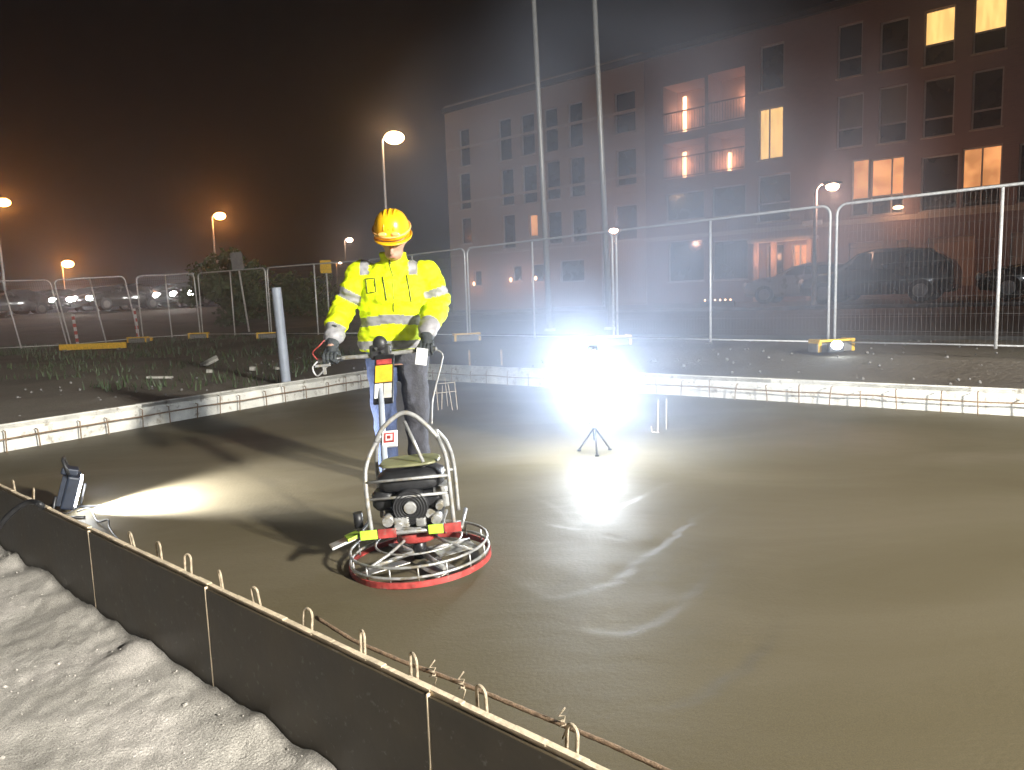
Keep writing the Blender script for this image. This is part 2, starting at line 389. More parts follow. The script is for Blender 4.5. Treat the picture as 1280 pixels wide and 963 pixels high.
tb_ = bmesh.new(); bmesh.ops.create_icosphere(tb_, subdivisions=1, radius=1); tb_.verts.ensure_lookup_table()
tv_ = np.array([v.co[:] for v in tb_.verts]); tf_ = np.array([[v.index for v in f.verts] for f in tb_.faces]); tb_.free()
rs_ = np.random.RandomState(4); NG = 3600; gv = []; gf = []
for i in range(NG):
    s_ = rs_.uniform(-.6, 7.5); t_ = -rs_.uniform(.03, 2.6)
    p = O+e1n*s_+perp_n*(-t_); j0 = int(np.argmin(np.abs(tv-t_))); i0 = min(int(np.searchsorted(sv, s_)), len(sv)-1)
    z = float(Z2[j0, i0]); rr = rs_.uniform(.002, .0048) if rs_.rand() < .97 else rs_.uniform(.006,.012)
    gv.append(tv_*rs_.uniform(.75,1.3,(len(tv_),1))*rr*[1,1,.75]+[p.x, p.y, z+rr*.1]); gf.append(tf_+i*len(tv_))
me = bpy.data.meshes.new('grit'); me.from_pydata(np.concatenate(gv).tolist(), [], np.concatenate(gf).tolist()); me.materials.append(M['sand'])
grit = bpy.data.objects.new('grit', me); C.objects.link(grit); tag(grit, 'coarse grit lying on the pale sand before the formwork', 'grit', kind='stuff')
# ---- facade frame
fd = Vector((-.77, .64)); fd.normalize(); fn = Vector((fd.y, -fd.x))          # fn points away from camera
fn = fn if fn.y > 0 else -fn
WF = 32.4
def wv_(x, y): return x*fn.x+y*fn.y
def gz(x, y):
    w = wv_(x, y)
    z = .21+.13*ss(w, 8.6, 10.4)+.20*ss(w, 12, 22)+.05*ss(w, 24, 31)
    z = z+.85*ss(y, 26, 38)*ss(-x, 5, 11)
    return z
# ground sheet with a hole where slab and sand lie, in slab coordinates
sv = np.concatenate([-np.geomspace(260, 6, 26), np.linspace(-5.5, -.04, 60), [0], np.linspace(.4, SL, 30), [SL+.05], np.linspace(SL+.5, SL+12, 24), np.geomspace(SL+14, 260, 20)])
tv = np.concatenate([-np.geomspace(120, 1, 16), [-.3, -.05, 0], np.linspace(.4, TL-.2, 20), [TL, TL+.05], np.linspace(TL+.3, TL+14, 80), np.geomspace(TL+15, 330, 50)])
Sg, Tg = np.meshgrid(sv, tv)
fr = np.clip(Tg/TL, 0, 1)[...,None]
D1 = np.array(e1n)[None,None,:]*(1-fr)+np.array(e1f)[None,None,:]*fr
XY = np.array(O)[None,None,:]+D1*Sg[...,None]+np.array(e2)[None,None,:]*Tg[...,None]
Xg, Yg = XY[...,0], XY[...,1]
Zg = gz(Xg, Yg)+vnoise(64, 21, 1.7)(Xg+400, Yg+400)*.07+vnoise(64, 22, .5)(Xg+400, Yg+400)*.03
low = (Tg <= 0) & (Sg > -1.0) | ((Sg >= 0) & (Sg <= SL) & (Tg <= TL))
Zg = np.where((Tg <= 0), -.5+.0*Zg, Zg)
Zg = np.where(low, -.6, Zg)
gnd = grid_mesh('ground', Xg, Yg, Zg, M['soil']); tag(gnd, kind='structure')
# road + kerb + pavement (strips parallel to the facade)
def strip(name, w0, w1, u0_, u1_, dz, material, thick=.25):
    mb = MB(); n = 60
    us = np.linspace(u0_, u1_, n); ws = np.linspace(w0, w1, 6)
    top = [[None]*6 for _ in range(n)]
    for i, u in enumerate(us):
        for j, w in enumerate(ws):
            p = fd*u+fn*w; z = float(.21+.13*ss(w, 8.6, 10.4)+.20*ss(w, 12, 22)+.05*ss(w, 24, 31))+dz
            top[i][j] = mb.bm.verts.new((p.x, p.y, z))
    for i in range(n-1):
        for j in range(5): mb.bm.faces.new((top[i][j], top[i+1][j], top[i+1][j+1], top[i][j+1]))
    for j in (0, 5):
        prev = None
        for i in range(n):
            v = mb.bm.verts.new(top[i][j].co-Vector((0,0,thick)))
            if prev: mb.bm.faces.new((top[i-1][j], top[i][j], v, prev))
            prev = v
    return tag(mb.build(name, material), kind='structure')
strip('road', 13.2, 23.1, -45, 23, .06, 'asphalt')
strip('kerb', 23.12, 23.27, -45, 23, .17, 'kerb')
strip('pavement', 23.28, 32.3, -45, 23, .16, 'pavement')
strip('road_marking', 18.0, 18.12, -45, 23, .066, 'kerb', .0)
# left far road
mb = MB()
pts = []
for i in range(40):
    x = -70+i*2.0; y = 41+(x+30)*.02
    pts.append((x, y))
prev = None
for x, y in pts:
    a = mb.bm.verts.new((x, y-3.5, float(gz(x, y-3.5))+.08)); b = mb.bm.verts.new((x, y+3.5, float(gz(x, y+3.5))+.08))
    if prev: mb.bm.faces.new((prev[0], a, b, prev[1]))
    prev = (a, b)
tag(mb.build('far_road', 'asphalt'), kind='structure')
# ------------------------------------------------------------------ near form panels
seams = []
def near_s(px, pyguess):
    """s along near line hit by pixel column"""
    best = None
    for i in range(4000):
        s = i*.0035-1; p = W(s, 0, NZ); d = p-CAM
        x = CX+FPX*d.dot(R)/d.dot(F)
        if best is None or abs(x-px) < best[0]: best = (abs(x-px), s)
    return best[1]
near_ang = math.atan2(e1n.y, e1n.x)
sx = [near_s(115, 0), near_s(262, 0), near_s(540, 0)]
edges = [-.9, sx[0], sx[1], sx[2], sx[2]+1.55, sx[2]+3.1, SL+.2]
names = ['dark film faced form panel at the far left, hose hanging over it', 'short dark form panel between the first two pale seams', 'dark form panel in the middle of the near form, between two bright seams',
         'long dark form panel at the bottom of the photo, right of the last seam', 'dark form panel out past the lower picture edge', 'last dark form panel near the site floodlight mast']
print('panel edges', edges)
for i, (a, b) in enumerate(zip(edges, edges[1:])):
    mb = MB(); L_ = b-a
    root = empty('formwork', W(a, 0, 0), near_ang)
    tag(root, names[i], 'form panel', 'form panels along the near edge')
    # local x along the form, local -y outward
    yo = -1 if perp_n.dot(Vector((math.sin(near_ang), -math.cos(near_ang)))) > 0 else 1
    mb.box((L_/2, yo*.0135, (NZ-.6)/2-.006), (L_-.010, .012, NZ+.6-.012))
    mb.build('film_face', 'ply_film', root)
    mb = MB(); mb.box((L_/2, 0, NZ-.302), (L_-.004, .0145, .604), bev=.0015)
    # rough top lip
    k = 0; x = .0
    while x < L_-.1:
        w_ = random.uniform(.05, .22); w_ = min(w_, L_-x)
        mb.box((x+w_/2, random.uniform(-.001,.001), NZ+random.uniform(.000,.003)), (w_, .019+random.uniform(-.002,.003), .006)); x += w_
    mb.box((L_-.002, yo*.011, NZ-.3), (.0045, .021, .59))
    mb.build('plywood_core', 'ply_edge', root)
# splashes of dried cement on the near form top: part of the look of the core (kept procedural)
# ------------------------------------------------------------------ far and left forms
def far_form(name, a, b, outward, label, top, cat='form board'):
    a, b = Vector(a), Vector(b); d = (b-a); L_ = d.length; d.normalize(); ang = math.atan2(d.y, d.x)
    root = empty(name, a, ang)
    yo = 1 if outward.dot(Vector((-math.sin(ang), math.cos(ang)))) > 0 else -1
    mb = MB(); mb.box((L_/2, yo*.02, top/2-.2), (L_, .03, top+.4), bev=.002); mb.build('board', 'form_white', root)
    mb = MB(); x = 0
    while x < L_:
        w_ = min(1.9+random.uniform(-.1,.3), L_-x)
        mb.box((x+w_/2, yo*.055, top-.03+random.uniform(-.004,.004)), (w_-.012, .1, .045), bev=.003); x += w_
    mb.build('top_rail', 'form_white', root)
    tag(root, label, cat)
    return root, ang, yo, L_
rl, angl, yol, Ll = far_form('edge_formwork', W(0, 0, 0), W(0, TL, 0), perp_l, 'white form board along the left edge, ending behind the worker', FZ)
rf, angf, yof, Lf = far_form('edge_formwork', W(0, TL, 0), W(SL, TL, 0), perp_f, 'white form board along the far edge, behind the glaring lamp', FZ)
far_form('edge_formwork', W(SL, 0, 0), W(SL, TL, 0), e1, 'white form board closing the slab beside the floodlight mast', FZ)
def cage(root_loc, ang, yo, L_, label, step=.34):
    root = empty('rebar_cage', root_loc, ang); tag(root, label, 'rebar')
    y0 = -yo*.07
    for z in (.125,):
        mb = MB(); pts = []; n = int(L_/.25)
        for i in range(n+1): pts.append((L_*i/n, y0+random.uniform(-.006,.006), z+random.uniform(-.006,.006)))
        mb.tube(pts, .0075, 6); mb.build('long_bar', 'rust', root)
    x = .15
    while x < L_-.1:
        mb = MB(); h = random.uniform(.16, .215)
        t = random.uniform(-.02, .02)
        mb.tube([(x, y0-.006, -.03), (x+t*.3, y0-.008, .08), (x+t, y0-.006, h), (x+t, y0-yo*-.03, h+.004)], .006, 6); mb.build('tie_bar', 'rust', root)
        x += step*random.uniform(.8, 1.2)
cage(W(0,0,0), angl, yol, Ll, 'rusty reinforcement standing along the white left form board')
cage(W(0,TL,0), angf, yof, Lf, 'rusty reinforcement standing along the white far form board')
# loops on near form
loop_px = [(10,598),(34,612),(156,672),(190,684),(226,702),(267,722),(311,743),(375,772),(444,803),(508,831),(593,868),(707,918)]
ordn = ['first','second','third','fourth','fifth','sixth','seventh','eighth','ninth','tenth','eleventh','twelfth']
for i, (px, py) in enumerate(loop_px):
    s = near_s(px, py); w = random.uniform(.017, .024); h = random.uniform(.05, .062)
    mb = MB(); pts = [(-w, 0, -.12)]
    pts.append((-w, 0, h-w))
    for k in range(1, 8): a = PI-PI*k/8; pts.append((w*math.cos(a), 0, h-w+w*math.sin(a)))
    pts += [(w, 0, h-w), (w*1.1, 0, -.12)]
    mb.tube(pts, .0048, 8)
    o = mb.build('rebar_loop', 'rebar_loop', loc=W(s, .035, NZ)); o.rotation_euler = (random.uniform(-.12,.12), random.uniform(-.1,.1), near_ang+random.uniform(-.3,.3))
    tag(o, f'bent rebar loop sticking up behind the near form edge, {ordn[len(loop_px)-1-i]} from its bottom right end', 'rebar loop', 'rebar loops along the near form')
# long rebar lying behind the near form, with tie wires
pts = []
for px, py in [(395,772),(440,800),(500,826),(560,848),(610,868),(660,889),(712,910),(760,930),(830,962),(930,1010)]:
    p = P(px, py, .075); pts.append(p)
fine = []
for a, b in zip(pts, pts[1:]):
    for k in range(6): fine.append(a.lerp(b, k/6))
root = empty('edge_bar', fine[0]); tag(root, 'long rusty ribbed rebar lying just behind the near form top edge', 'rebar')
mb = MB(); mb.tube([p-fine[0] for p in fine], [.0062+.001*(i % 2) for i in range(len(fine))], 8); mb.build('ribbed_bar', 'rust', root)
for px, py in [(541,843),(577,858),(703,905)]:
    p = P(px, py, .08)-fine[0]; mb = MB()
    q = [p+Vector((.0,.012,-.05))]
    for k in range(9): a = k*1.9; q.append(p+Vector((.011*math.cos(a), .011*math.sin(a), -.012+.004*k)))
    q.append(p+Vector((.008,.0,.045))); mb.tube(q, .0022, 6); mb.build('tie_wire', 'rebar_loop', root)
# ------------------------------------------------------------------ bars standing in the slab
def stub(px, py0, py1, lean=0, r=.006, extra=None):
    b = P(px, py1, 0); d = ray(px, py0)
    t = CAM + d*(b.y/d.y)
    return b, t
def bars(name, specs, label, cross=()):
    b0 = P(specs[0][0], specs[0][2], 0); root = empty(name, b0); tag(root, label, 'rebar')
    for px0, py0, py1, px1 in specs:
        b = P(px1, py1, 0); t = PD(px0, py0, b.y)
        mb = MB(); mb.tube([b-b0-Vector((0,0,.03)), (b+t)/2-b0, t-b0], .0055, 6); mb.build('upright_bar', 'rebar_loop', root)
    for (xa, ya, xb, yb, Yd) in cross:
        mb = MB(); mb.tube([PD(xa, ya, Yd)-b0, PD(xb, yb, Yd)-b0], .005, 6); mb.build('cross_bar', 'rebar_loop', root)
Yc = P(560, 513, 0).y
bars('rebar_chair', [(545,478,513,548),(553,482,512,552),(560,480,513,566),(568,476,512,572),(556,473,508,560)], 'small rusty rebar stand poking out of the slab beside the worker', [(543,492,571,489,Yc),(546,480,569,478,Yc)])
Yc = P(826, 541, 0).y
bars('rebar_chair', [(823,501,541,822),(833,499,537,833)], 'thin pair of rebar pins in the slab right of the glaring lamp', [(814,533,815,540,Yc),(815,540,824,541,Yc)])
# ------------------------------------------------------------------ fence
def make_panel(a, b, label, lean=(0,0), mid=True, h=2.0):
    a, b = Vector(a), Vector(b); d = Vector((b.x-a.x, b.y-a.y)); L_ = d.length; ang = math.atan2(d.y, d.x)
    root = empty('mesh_fence', a, ang)
    slope = (b.z-a.z)/L_
    g = .045
    def q(x, z): return (x+lean[0]*z/h, lean[1]*z/h, z+slope*x)
    mb = MB(); r = .13; pts = [q(g, .08), q(g, h-r)]
    for k in range(1, 6): t = PI-PI/2*k/6; pts.append(q(g+r+r*math.cos(t), h-r+r*math.sin(t)))
    pts.append(q(g+r, h)); pts.append(q(L_-g-r, h))
    for k in range(1, 6): t = PI/2-PI/2*k/6; pts.append(q(L_-g-r+r*math.cos(t), h-r+r*math.sin(t)))
    pts += [q(L_-g, h-r), q(L_-g, .08)]
    mb.tube(pts, .019, 8); mb.tube([q(g, .14), q(L_-g, .14)], .012, 6)
    mb.build('frame', 'galv', root)
    if mid:
        mb = MB(); mb.tube([q(L_/2, .1), q(L_/2, h-.02)], .019, 8); mb.build('middle_post', 'galv', root)
    mb = MB(); n = int(L_/.055)
    for i in range(1, n):
        x = g+(L_-2*g)*i/n; mb.tube([q(x, .14), q(x, h-.02)], .0016, 3, cap=False)
    for z in np.arange(.3, h-.05, .22): mb.tube([q(g, z), q(L_-g, z)], .0019, 3, cap=False)
    mb.build('wire_mesh', 'wire', root)
    tag(root, label, 'fence panel', 'temporary mesh fence panels')
    return root
fl = Vector((-.68, .73)).normalized(); fp0 = Vector((4.45, 10.0))
# solve joints along the line from pixel columns
def on_line(px, pyb):
    # depth for this column along fence line: intersect vertical plane of pixel column at horizon
    best = None
    for i in range(-600, 2200):
        p = fp0+fl*(i*.01); d = Vector((p.x, p.y, .35+.6))-CAM
        if d.dot(F) <= .1: continue
        x = CX+FPX*d.dot(R)/d.dot(F)
        if best is None or abs(x-px) < best[0]: best = (abs(x-px), p)
    return best[1]
J = [on_line(1040, 0), on_line(769, 0), on_line(585, 0)]
step = (J[1]-J[0])
Jr = J[0]-fl*3.9
def zf(p): return float(gz(p.x, p.y))
def V3(p): return Vector((p.x, p.y, zf(p)))
j3 = J[2]+fl*3.95
def xd(px, Y, py=400):
    q = PD(px, py, Y); return Vector((q.x, q.y))
j4 = xd(337, 20.6); j5 = xd(251, 22.4); j6 = xd(175, 22.0); j7 = xd(84, 21.0); j8 = xd(-40, 20)
chain = [Jr, J[0], J[1], J[2], j3, j4, j5, j6, j7, j8]
flabels = ['mesh fence panel at the right picture edge, rounded corner beside the yellow foot', 'mesh fence panel in front of the parked dark car, second from the right',
           'mesh fence panel behind the glaring lamp', 'mesh fence panel just right of the worker, at his shoulder', 'mesh fence panel hidden mostly behind the worker',
           'mesh fence panel left of the thick grey pipe, its single post in view', 'mesh fence panel behind the slim leaning sign post', 'leaning mesh fence panel in front of the brightest headlights',
           'leaning mesh fence panel above the long yellow barrier', 'leaning mesh fence panel at the left picture edge']
flabels[5] = 'mesh fence panel between the worker and the thick grey pipe'
for i, (a, b) in enumerate(zip(chain, chain[1:])):
    lean = (0,0) if i < 6 else ((.12,.0) if i == 6 else (.28,.05))
    if i == 6: lean = (.05, 0)
    make_panel(V3(a), V3(b), flabels[i], lean)
def foot(px, py, p, label, col='yellow', rz=.3):
    root = empty('fence_weight', (p.x, p.y, zf(p)+.02), rz); tag(root, label, 'fence foot', 'fence feet')
    mb = MB(); mb.box((0, 0, .06), (.62, .2, .12), bev=.02); mb.build('base_block', 'block', root)
    mb = MB()
    for x in (-.27, .27): mb.box((x, -.0, .0875), (.05, .215, .175), bev=.008)
    mb.box((.0, -.105, .155), (.58, .03, .035), bev=.008)
    mb.build('yellow_handle', col, root)
    return root
ftl = ['yellow and black fence foot under the right double post', 'yellow fence foot in the lamp glare under the fence', 'small yellow fence foot right of the worker', None,
       'yellow fence foot beside the thick grey pipe', 'yellow fence foot below the leaning sign post', 'yellow fence foot at the foot of the leaning panels']
for k, j in enumerate([J[0], J[1], J[2], None, j4, j5, j6]):
    if j is None: continue
    foot(0, 0, j+Vector((-.05, -.12)), ftl[k], rz=.1+random.uniform(-.3,.3))
# long yellow barrier lying at the left
p = PD(118, 452, 19.6); root = empty('road_barrier', (p.x, p.y, float(gz(p.x, p.y))+.04), .08)
tag(root, 'long yellow board lying in the grass below the leaning fence', 'barrier board')
mb = MB(); mb.box((0,0,.09), (1.75,.04,.16), bev=.01); mb.build('board', 'yellow', root)
for x in (-.7,.7):
    mb = MB(); mb.box((x,0,.0), (.06,.3,.05), bev=.01); mb.build('foot', 'block', root)
# striped marker posts
for px, t, b_, lab in ((94, 388, 425, 'slim red and white striped marker post between the leaning fence posts'), (171, 385, 428, 'slim red and white striped marker post against the leaning fence joint')):
    q = xd(px, 23.5); z = zf(q); root = empty('marker_post', (q.x, q.y, z)); tag(root, lab, 'marker post', 'striped marker posts')
    root.rotation_euler = (0, -.06, 0)
    mb = MB(); mb.box((0,0,.5), (.09,.02,1.0), bev=.004); mb.build('post', 'whitelab', root)
    for k in range(4):
        mb = MB(); mb.box((0,-.003,.15+k*.24), (.094,.022,.11)); mb.build('red_band', 'stripe_red', root)
# pipe
b = P(358, 478, .22); t = PD(345, 360, b.y+.02)
root = empty('pipe_post', b); tag(root, 'thick grey pipe standing tilted behind the left form board', 'pipe')
mb = MB(); d = (t-b); mb.tube([Vector((0,0,-.2)), d*.5, d], .064, 20, cap=False); mb.tube([d, d*.995, d*.9], [.064,.052,.052], 20, cap=False); mb.build('pipe_wall', 'grey_pipe', root)
# signs
b = PD(312, 420, 26); zb = float(gz(b.x, b.y)); root = empty('sign_post', (b.x, b.y, zb)); root.rotation_euler = (0, -.09, 0)
tag(root, 'dim grey traffic sign leaning on its post behind the fence', 'traffic sign')
mb = MB(); mb.tube([(0,0,0), (0,0,2.75)], .032, 10); mb.build('post', 'galv', root)
mb = MB(); mb.box((0,-.04,2.55), (.42,.012,.62), bev=.003); mb.build('sign_plate', 'sign_grey', root)
b = PD(413, 420, 24); zb = float(gz(b.x, b.y)); root = empty('sign_post', (b.x, b.y, zb))
tag(root, 'small yellow square sign on a thin post, just left of the worker', 'traffic sign')
mb = MB(); mb.tube([(0,0,0), (0,0,2.3)], .028, 10); mb.build('post', 'galv', root)
mb = MB(); mb.box((0,-.04,2.12), (.36,.012,.42), bev=.003); mb.build('sign_plate', 'yellow', root)
# scraps
def scrap(px, py, size, rot, label, material='scrap', name='broken_plank', up=0):
    q = PD(px, py, 12)
    # march to ground
    d = ray(px, py).normalized(); pt = CAM.copy()
    for i in range(6000):
        pt = CAM+d*(i*.005+5)
        if pt.z < float(gz(pt.x, pt.y))+.02: break
    mb = MB(); mb.box((0,0,0), size, bev=min(size)*.15); o = mb.build(name, material, loc=pt+Vector((0,0,size[2]/2+up))); o.rotation_euler = rot
    tag(o, label, 'scrap'); return o
scrap(262, 457, (.32,.12,.05), (.5,-.45,.3), 'pale broken board lying on the soil left of the grey pipe', up=.04)
scrap(200, 473, (.35,.1,.03), (0,.05,.1), 'flat pale lath in the dirt nearest the left form board')
scrap(262, 466, (.09,.08,.05), (.2,.1,.3), 'small pale stone under the broken board', name='stone')
scrap(316, 463, (.1,.08,.06), (.2,.1,.3), 'small pale stone in the soil left of the pipe foot', name='stone')
scrap(188, 426, (.14,.1,.12), (.2,.1,.3), 'small yellow cap on the soil in front of the fence', 'yellow', 'plastic_cap')
scrap(350, 462, (.2,.08,.04), (.1,.1,.8), 'short pale stick lying by the grey pipe foot')
# board on the left form by the worker
b = W(0, TL*.93, FZ+.03); o = MB().box((0,0,0), (.9,.09,.045), bev=.004).build('timber_board', 'wood', loc=b+Vector(perp_l.to_3d())*.06); o.rotation_euler = (0,0,angl)
tag(o, 'short raw timber on top of the left form board, beside the trowel handle', 'timber')
# stakes behind far form
for k, (px, lab) in enumerate([(627,'thin wooden stake behind the far form, right of the worker'), (587,'wooden stake behind the far form nearest the worker')]):
    q = PD(px, 452, P(px, 478, 0).y+.35); z = float(gz(q.x,q.y))
    o = MB().box((0,0,.08), (.03,.02,.24), bev=.003).build('wooden_stake', 'wood', loc=(q.x,q.y,z+.05)); tag(o, lab, 'stake')
# ------------------------------------------------------------------ buildings
base_z = .62
def FP(px, py):
    d = ray(px, py); den = d.x*fn.x+d.y*fn.y; k = WF/den; p = CAM+d*k
    return p.x*fd.x+p.y*fd.y, p.z       # u along facade (to the left), z
ULEFT = FP(558, 200)[0]; UMID = FP(806, 200)[0]; URIGHT = FP(1280, 200)[0]-14
ROOFZ = FP(738, 94)[1]
print('facade', ULEFT, UMID, URIGHT, ROOFZ)
fang = math.atan2(-fd.y, -fd.x)         # local x runs to the right in the picture
def building(name, u_hi, u_lo, depth, wallmat, wins, label, extra_open=(), courses=()):
    # local x = u_hi - u ; y into the building ; z above base
    L_ = u_hi-u_lo; H = ROOFZ-base_z
    o3 = fd*u_hi+fn*WF
    root = empty(name, (o3.x, o3.y, base_z), fang); tag(root, label, 'building')
    rects = []
    for w in wins:
        px0, px1, y0, y1 = w['box']
        ua, za = FP(px0, (y0+y1)/2)[0], 0
        ub = FP(px1, (y0+y1)/2)[0]; pm = (px0+px1)/2
        z1 = FP(pm, y0)[1]-base_z; z0 = FP(pm, y1)[1]-base_z
        rects.append((max(.05, u_hi-ua), min(L_-.05, u_hi-ub), max(.03, z0), min(H-.2, z1)))
    xs = sorted({0, L_} | {round(r[0], 4) for r in rects} | {round(r[1], 4) for r in rects})
    zs = sorted({0, H} | {round(r[2], 4) for r in rects} | {round(r[3], 4) for r in rects})
    mb = MB(); vv = {}
    def v(x, z, y=0):
        k = (round(x, 4), round(y, 4), round(z, 4))
        if k not in vv: vv[k] = mb.bm.verts.new((x, y, z))
        return vv[k]
    for xa, xb in zip(xs, xs[1:]):
        for za, zb in zip(zs, zs[1:]):
            cx, cz = (xa+xb)/2, (za+zb)/2
            if any(r[0] < cx < r[1] and r[2] < cz < r[3] for r in rects): continue
            mb.bm.faces.new((v(xa, za), v(xb, za), v(xb, zb), v(xa, zb)))
    # reveals
    for w, r in zip(wins, rects):
        dp = w.get('depth', .18)
        a, b, c, d = (r[0], r[2]), (r[1], r[2]), (r[1], r[3]), (r[0], r[3])
        for p, q in ((a, b), (b, c), (c, d), (d, a)):
            mb.bm.faces.new([mb.bm.verts.new(t) for t in ((p[0],0,p[1]), (q[0],0,q[1]), (q[0],dp,q[1]), (p[0],dp,p[1]))])
    # ends, back, top
    for f in (((0,0,0),(0,depth,0),(0,depth,H),(0,0,H)), ((L_,0,0),(L_,depth,0),(L_,depth,H),(L_,0,H)), ((0,depth,0),(L_,depth,0),(L_,depth,H),(0,depth,H))):
        mb.bm.faces.new([mb.bm.verts.new(t) for t in f])
    mb.build('wall', wallmat, root, fixn=False)
    mb = MB(); mb.box((L_/2, depth/2-.1, H+.12), (L_+.1, depth+.3, .24)); mb.build('roof', 'roof', root)
    for (zc, hc) in courses:
        mb = MB(); mb.box((L_/2, -.03, zc), (L_-.06, .056, hc)); mb.build('string_course', 'slatrim', root)
    for w, r in zip(wins, rects):
        x0, x1, z0, z1 = r; dp = w.get('depth', .18); W_, H_ = x1-x0, z1-z0; cx, cz = (x0+x1)/2, (z0+z1)/2
        kind = w['k']
        if kind == 'loggia':
            mb = MB(); mb.quad((x0,dp-.01,z0),(x1,dp-.01,z0),(x1,dp-.01,z1),(x0,dp-.01,z1)); lo = mb.build('loggia', 'loggia', root, fixn=False)
            mb = MB()
            mb.box((cx, -.05, z0+.95), (W_, .05, .06)); 
            for i in range(int(W_/.13)): mb.box((x0+.07+i*.13, -.05, z0+.48), (.018,.018,.92))
            mb.box((cx,-.05,z0+.06), (W_,.05,.05))
            mb.build('railing', 'rail', root)
            for lx, lz0, lz1 in w.get('lamps', ()):
                xx = x0+W_*lx; za = z0+H_*lz0; zb = z0+H_*lz1
                mb = MB(); mb.box((xx, dp-.08, (za+zb)/2), (.16,.06,zb-za)); mb.build('wall_lamp', 'lit_bulb', lo)
                l = lamp('loggia_light', 'POINT', (xx, dp-.35, (za+zb)/2), 24, (1,.48,.3), lo); l.data.shadow_soft_size = .1
            continue
        if kind == 'panel':
            mb = MB(); mb.box((cx, dp, cz), (W_-.01, .04, H_-.01)); 
            for i in range(1, int(H_/.3)): mb.box((cx, dp-.025, z0+i*.3), (W_-.06,.012,.02))
            mb.build('shutter', 'beigepanel', root); continue
        fr = MB(); t = .055
        for (cx_, cz_, sx_, sz_) in ((cx, z0+t/2, W_-.004, t), (cx, z1-t/2, W_-.004, t), (x0+t/2, cz, t, H_-2*t), (x1-t/2, cz, t, H_-2*t)):
            fr.box((cx_, dp-.05, cz_), (sx_, .07, sz_))
        tr = w.get('tr')
        if tr: fr.box((cx, dp-.05, z0+H_*tr), (W_-2*t, .06, .06))
        if w.get('mul'): fr.box((x0+W_*w['mul'], dp-.05, cz), (.055, .058, H_-2*t))
        fo = fr.build('window', 'winframe', root)
        # sill
        mb = MB(); mb.box((cx, -.03, z0-.03), (W_+.1, .12, .05)); mb.build('sill', 'slatrim', fo)
        mats = {'dark':'glass', 'lit':'lit_warm', 'orange':'lit_orange', 'blind':'blind'}
        if tr and kind in ('lit', 'orange', 'blind'):
            up = MB().box((cx, dp, (z0+H_*tr+z1)/2), (W_-.01, .02, z1-z0-H_*tr-.01)); up.build('pane', mats[kind] if not w.get('flip') else 'glass', fo)
            dn = MB().box((cx, dp, z0+H_*tr/2), (W_-.01, .02, H_*tr-.01)); dn.build('pane', 'glass' if not w.get('flip') else mats[kind], fo)
        else:
            MB().box((cx, dp, cz), (W_-.01, .02, H_-.01)).build('pane', mats[kind], fo)
    return root, L_, H
def wn(x0, x1, y0, y1, k='dark', **kw): return dict(box=(x0, x1, y0, y1), k=k, **kw)
left = []
for x0, x1, ya, yb in ((574,587,161,208),(623,639,148,201),(651,668,142,194),(680,697,135,190),(710,728,128,184)):
    left.append(wn(x0, x1, ya, yb))
for x0, x1, ya, yb in ((574,588,216,262),(626,642,211,257),(653,671,206,254),(682,700,201,250),(712,731,196,246)):
    left.append(wn(x0, x1, ya, yb))
left += [wn(576,589,272,305), wn(628,644,268,311), wn(661,672,268,296,'orange'), wn(684,702,264,305), wn(714,733,261,303),
         wn(768,794,114,166), wn(770,795,186,232), wn(768,796,256,300)]
left += [wn(640,652,332,352,'dark'), wn(664,680,330,353,'dark'), wn(592,602,338,358,'dark'), wn(700,730,325,352)]
bA, LA, HA = building('apartment_block', ULEFT, UMID, 11, 'plaster', left, 'pale rendered apartment block with narrow dark windows, behind the flagpoles', courses=[(3.35,.14),(6.5,.14),(9.65,.14),(12.2,.1)])
right = [wn(829,881,103,165,'loggia',depth=1.5,lamps=[(.2,.02,.88)]), wn(885,931,88,153,'loggia',depth=1.5,lamps=[(.75,.5,.6)]),
         wn(829,881,176,222,'loggia',depth=1.5,lamps=[(.2,.1,.85)]), wn(885,931,164,214,'loggia',depth=1.5,lamps=[(.25,.1,.6)]),
         wn(948,979,134,199,'lit',tr=.34,mul=.4,flip=False,allit=1),
         wn(950,980,55,112), wn(947,988,218,277,'dark',tr=.4),
         wn(1047,1078,29,96,tr=.36), wn(1100,1136,24,86,tr=.36), wn(1155,1194,10,80,'lit',tr=.38), wn(1217,1259,-7,64,'lit',tr=.38),
         wn(1046,1079,118,184,'blind',tr=.36), wn(1098,1134,107,178,'blind',tr=.34), wn(1154,1193,97,170,tr=.32), wn(1215,1254,86,160,tr=.32),
         wn(1064,1086,199,270,'orange',tr=.3), wn(1088,1130,197,268,'orange',tr=.34,mul=.62), wn(1151,1198,194,263,tr=.33), wn(1202,1252,183,258,'orange',tr=.33,mul=.5), wn(1273,1330,176,252,tr=.33),
         wn(1061,1103,303,331,'panel'), wn(1121,1134,300,332,'panel'), wn(1159,1218,296,358,'panel'), wn(1262,1310,290,352,'panel'),
         wn(990,1009,305,344,'orange',mul=.5), wn(958,980,305,350,'dark'), wn(835,880,300,352,'dark'), wn(890,935,300,350,'dark'), wn(832,880,240,275), wn(890,932,232,270)]
right[4] = wn(948,979,134,199,'lit',mul=.42)
bB, LB, HB = building('brick_apartment_building', UMID-.02, URIGHT, 12, 'brick', right, 'red brown brick apartment building with lit windows and glowing balconies, on the right', courses=[(3.3,.2)])
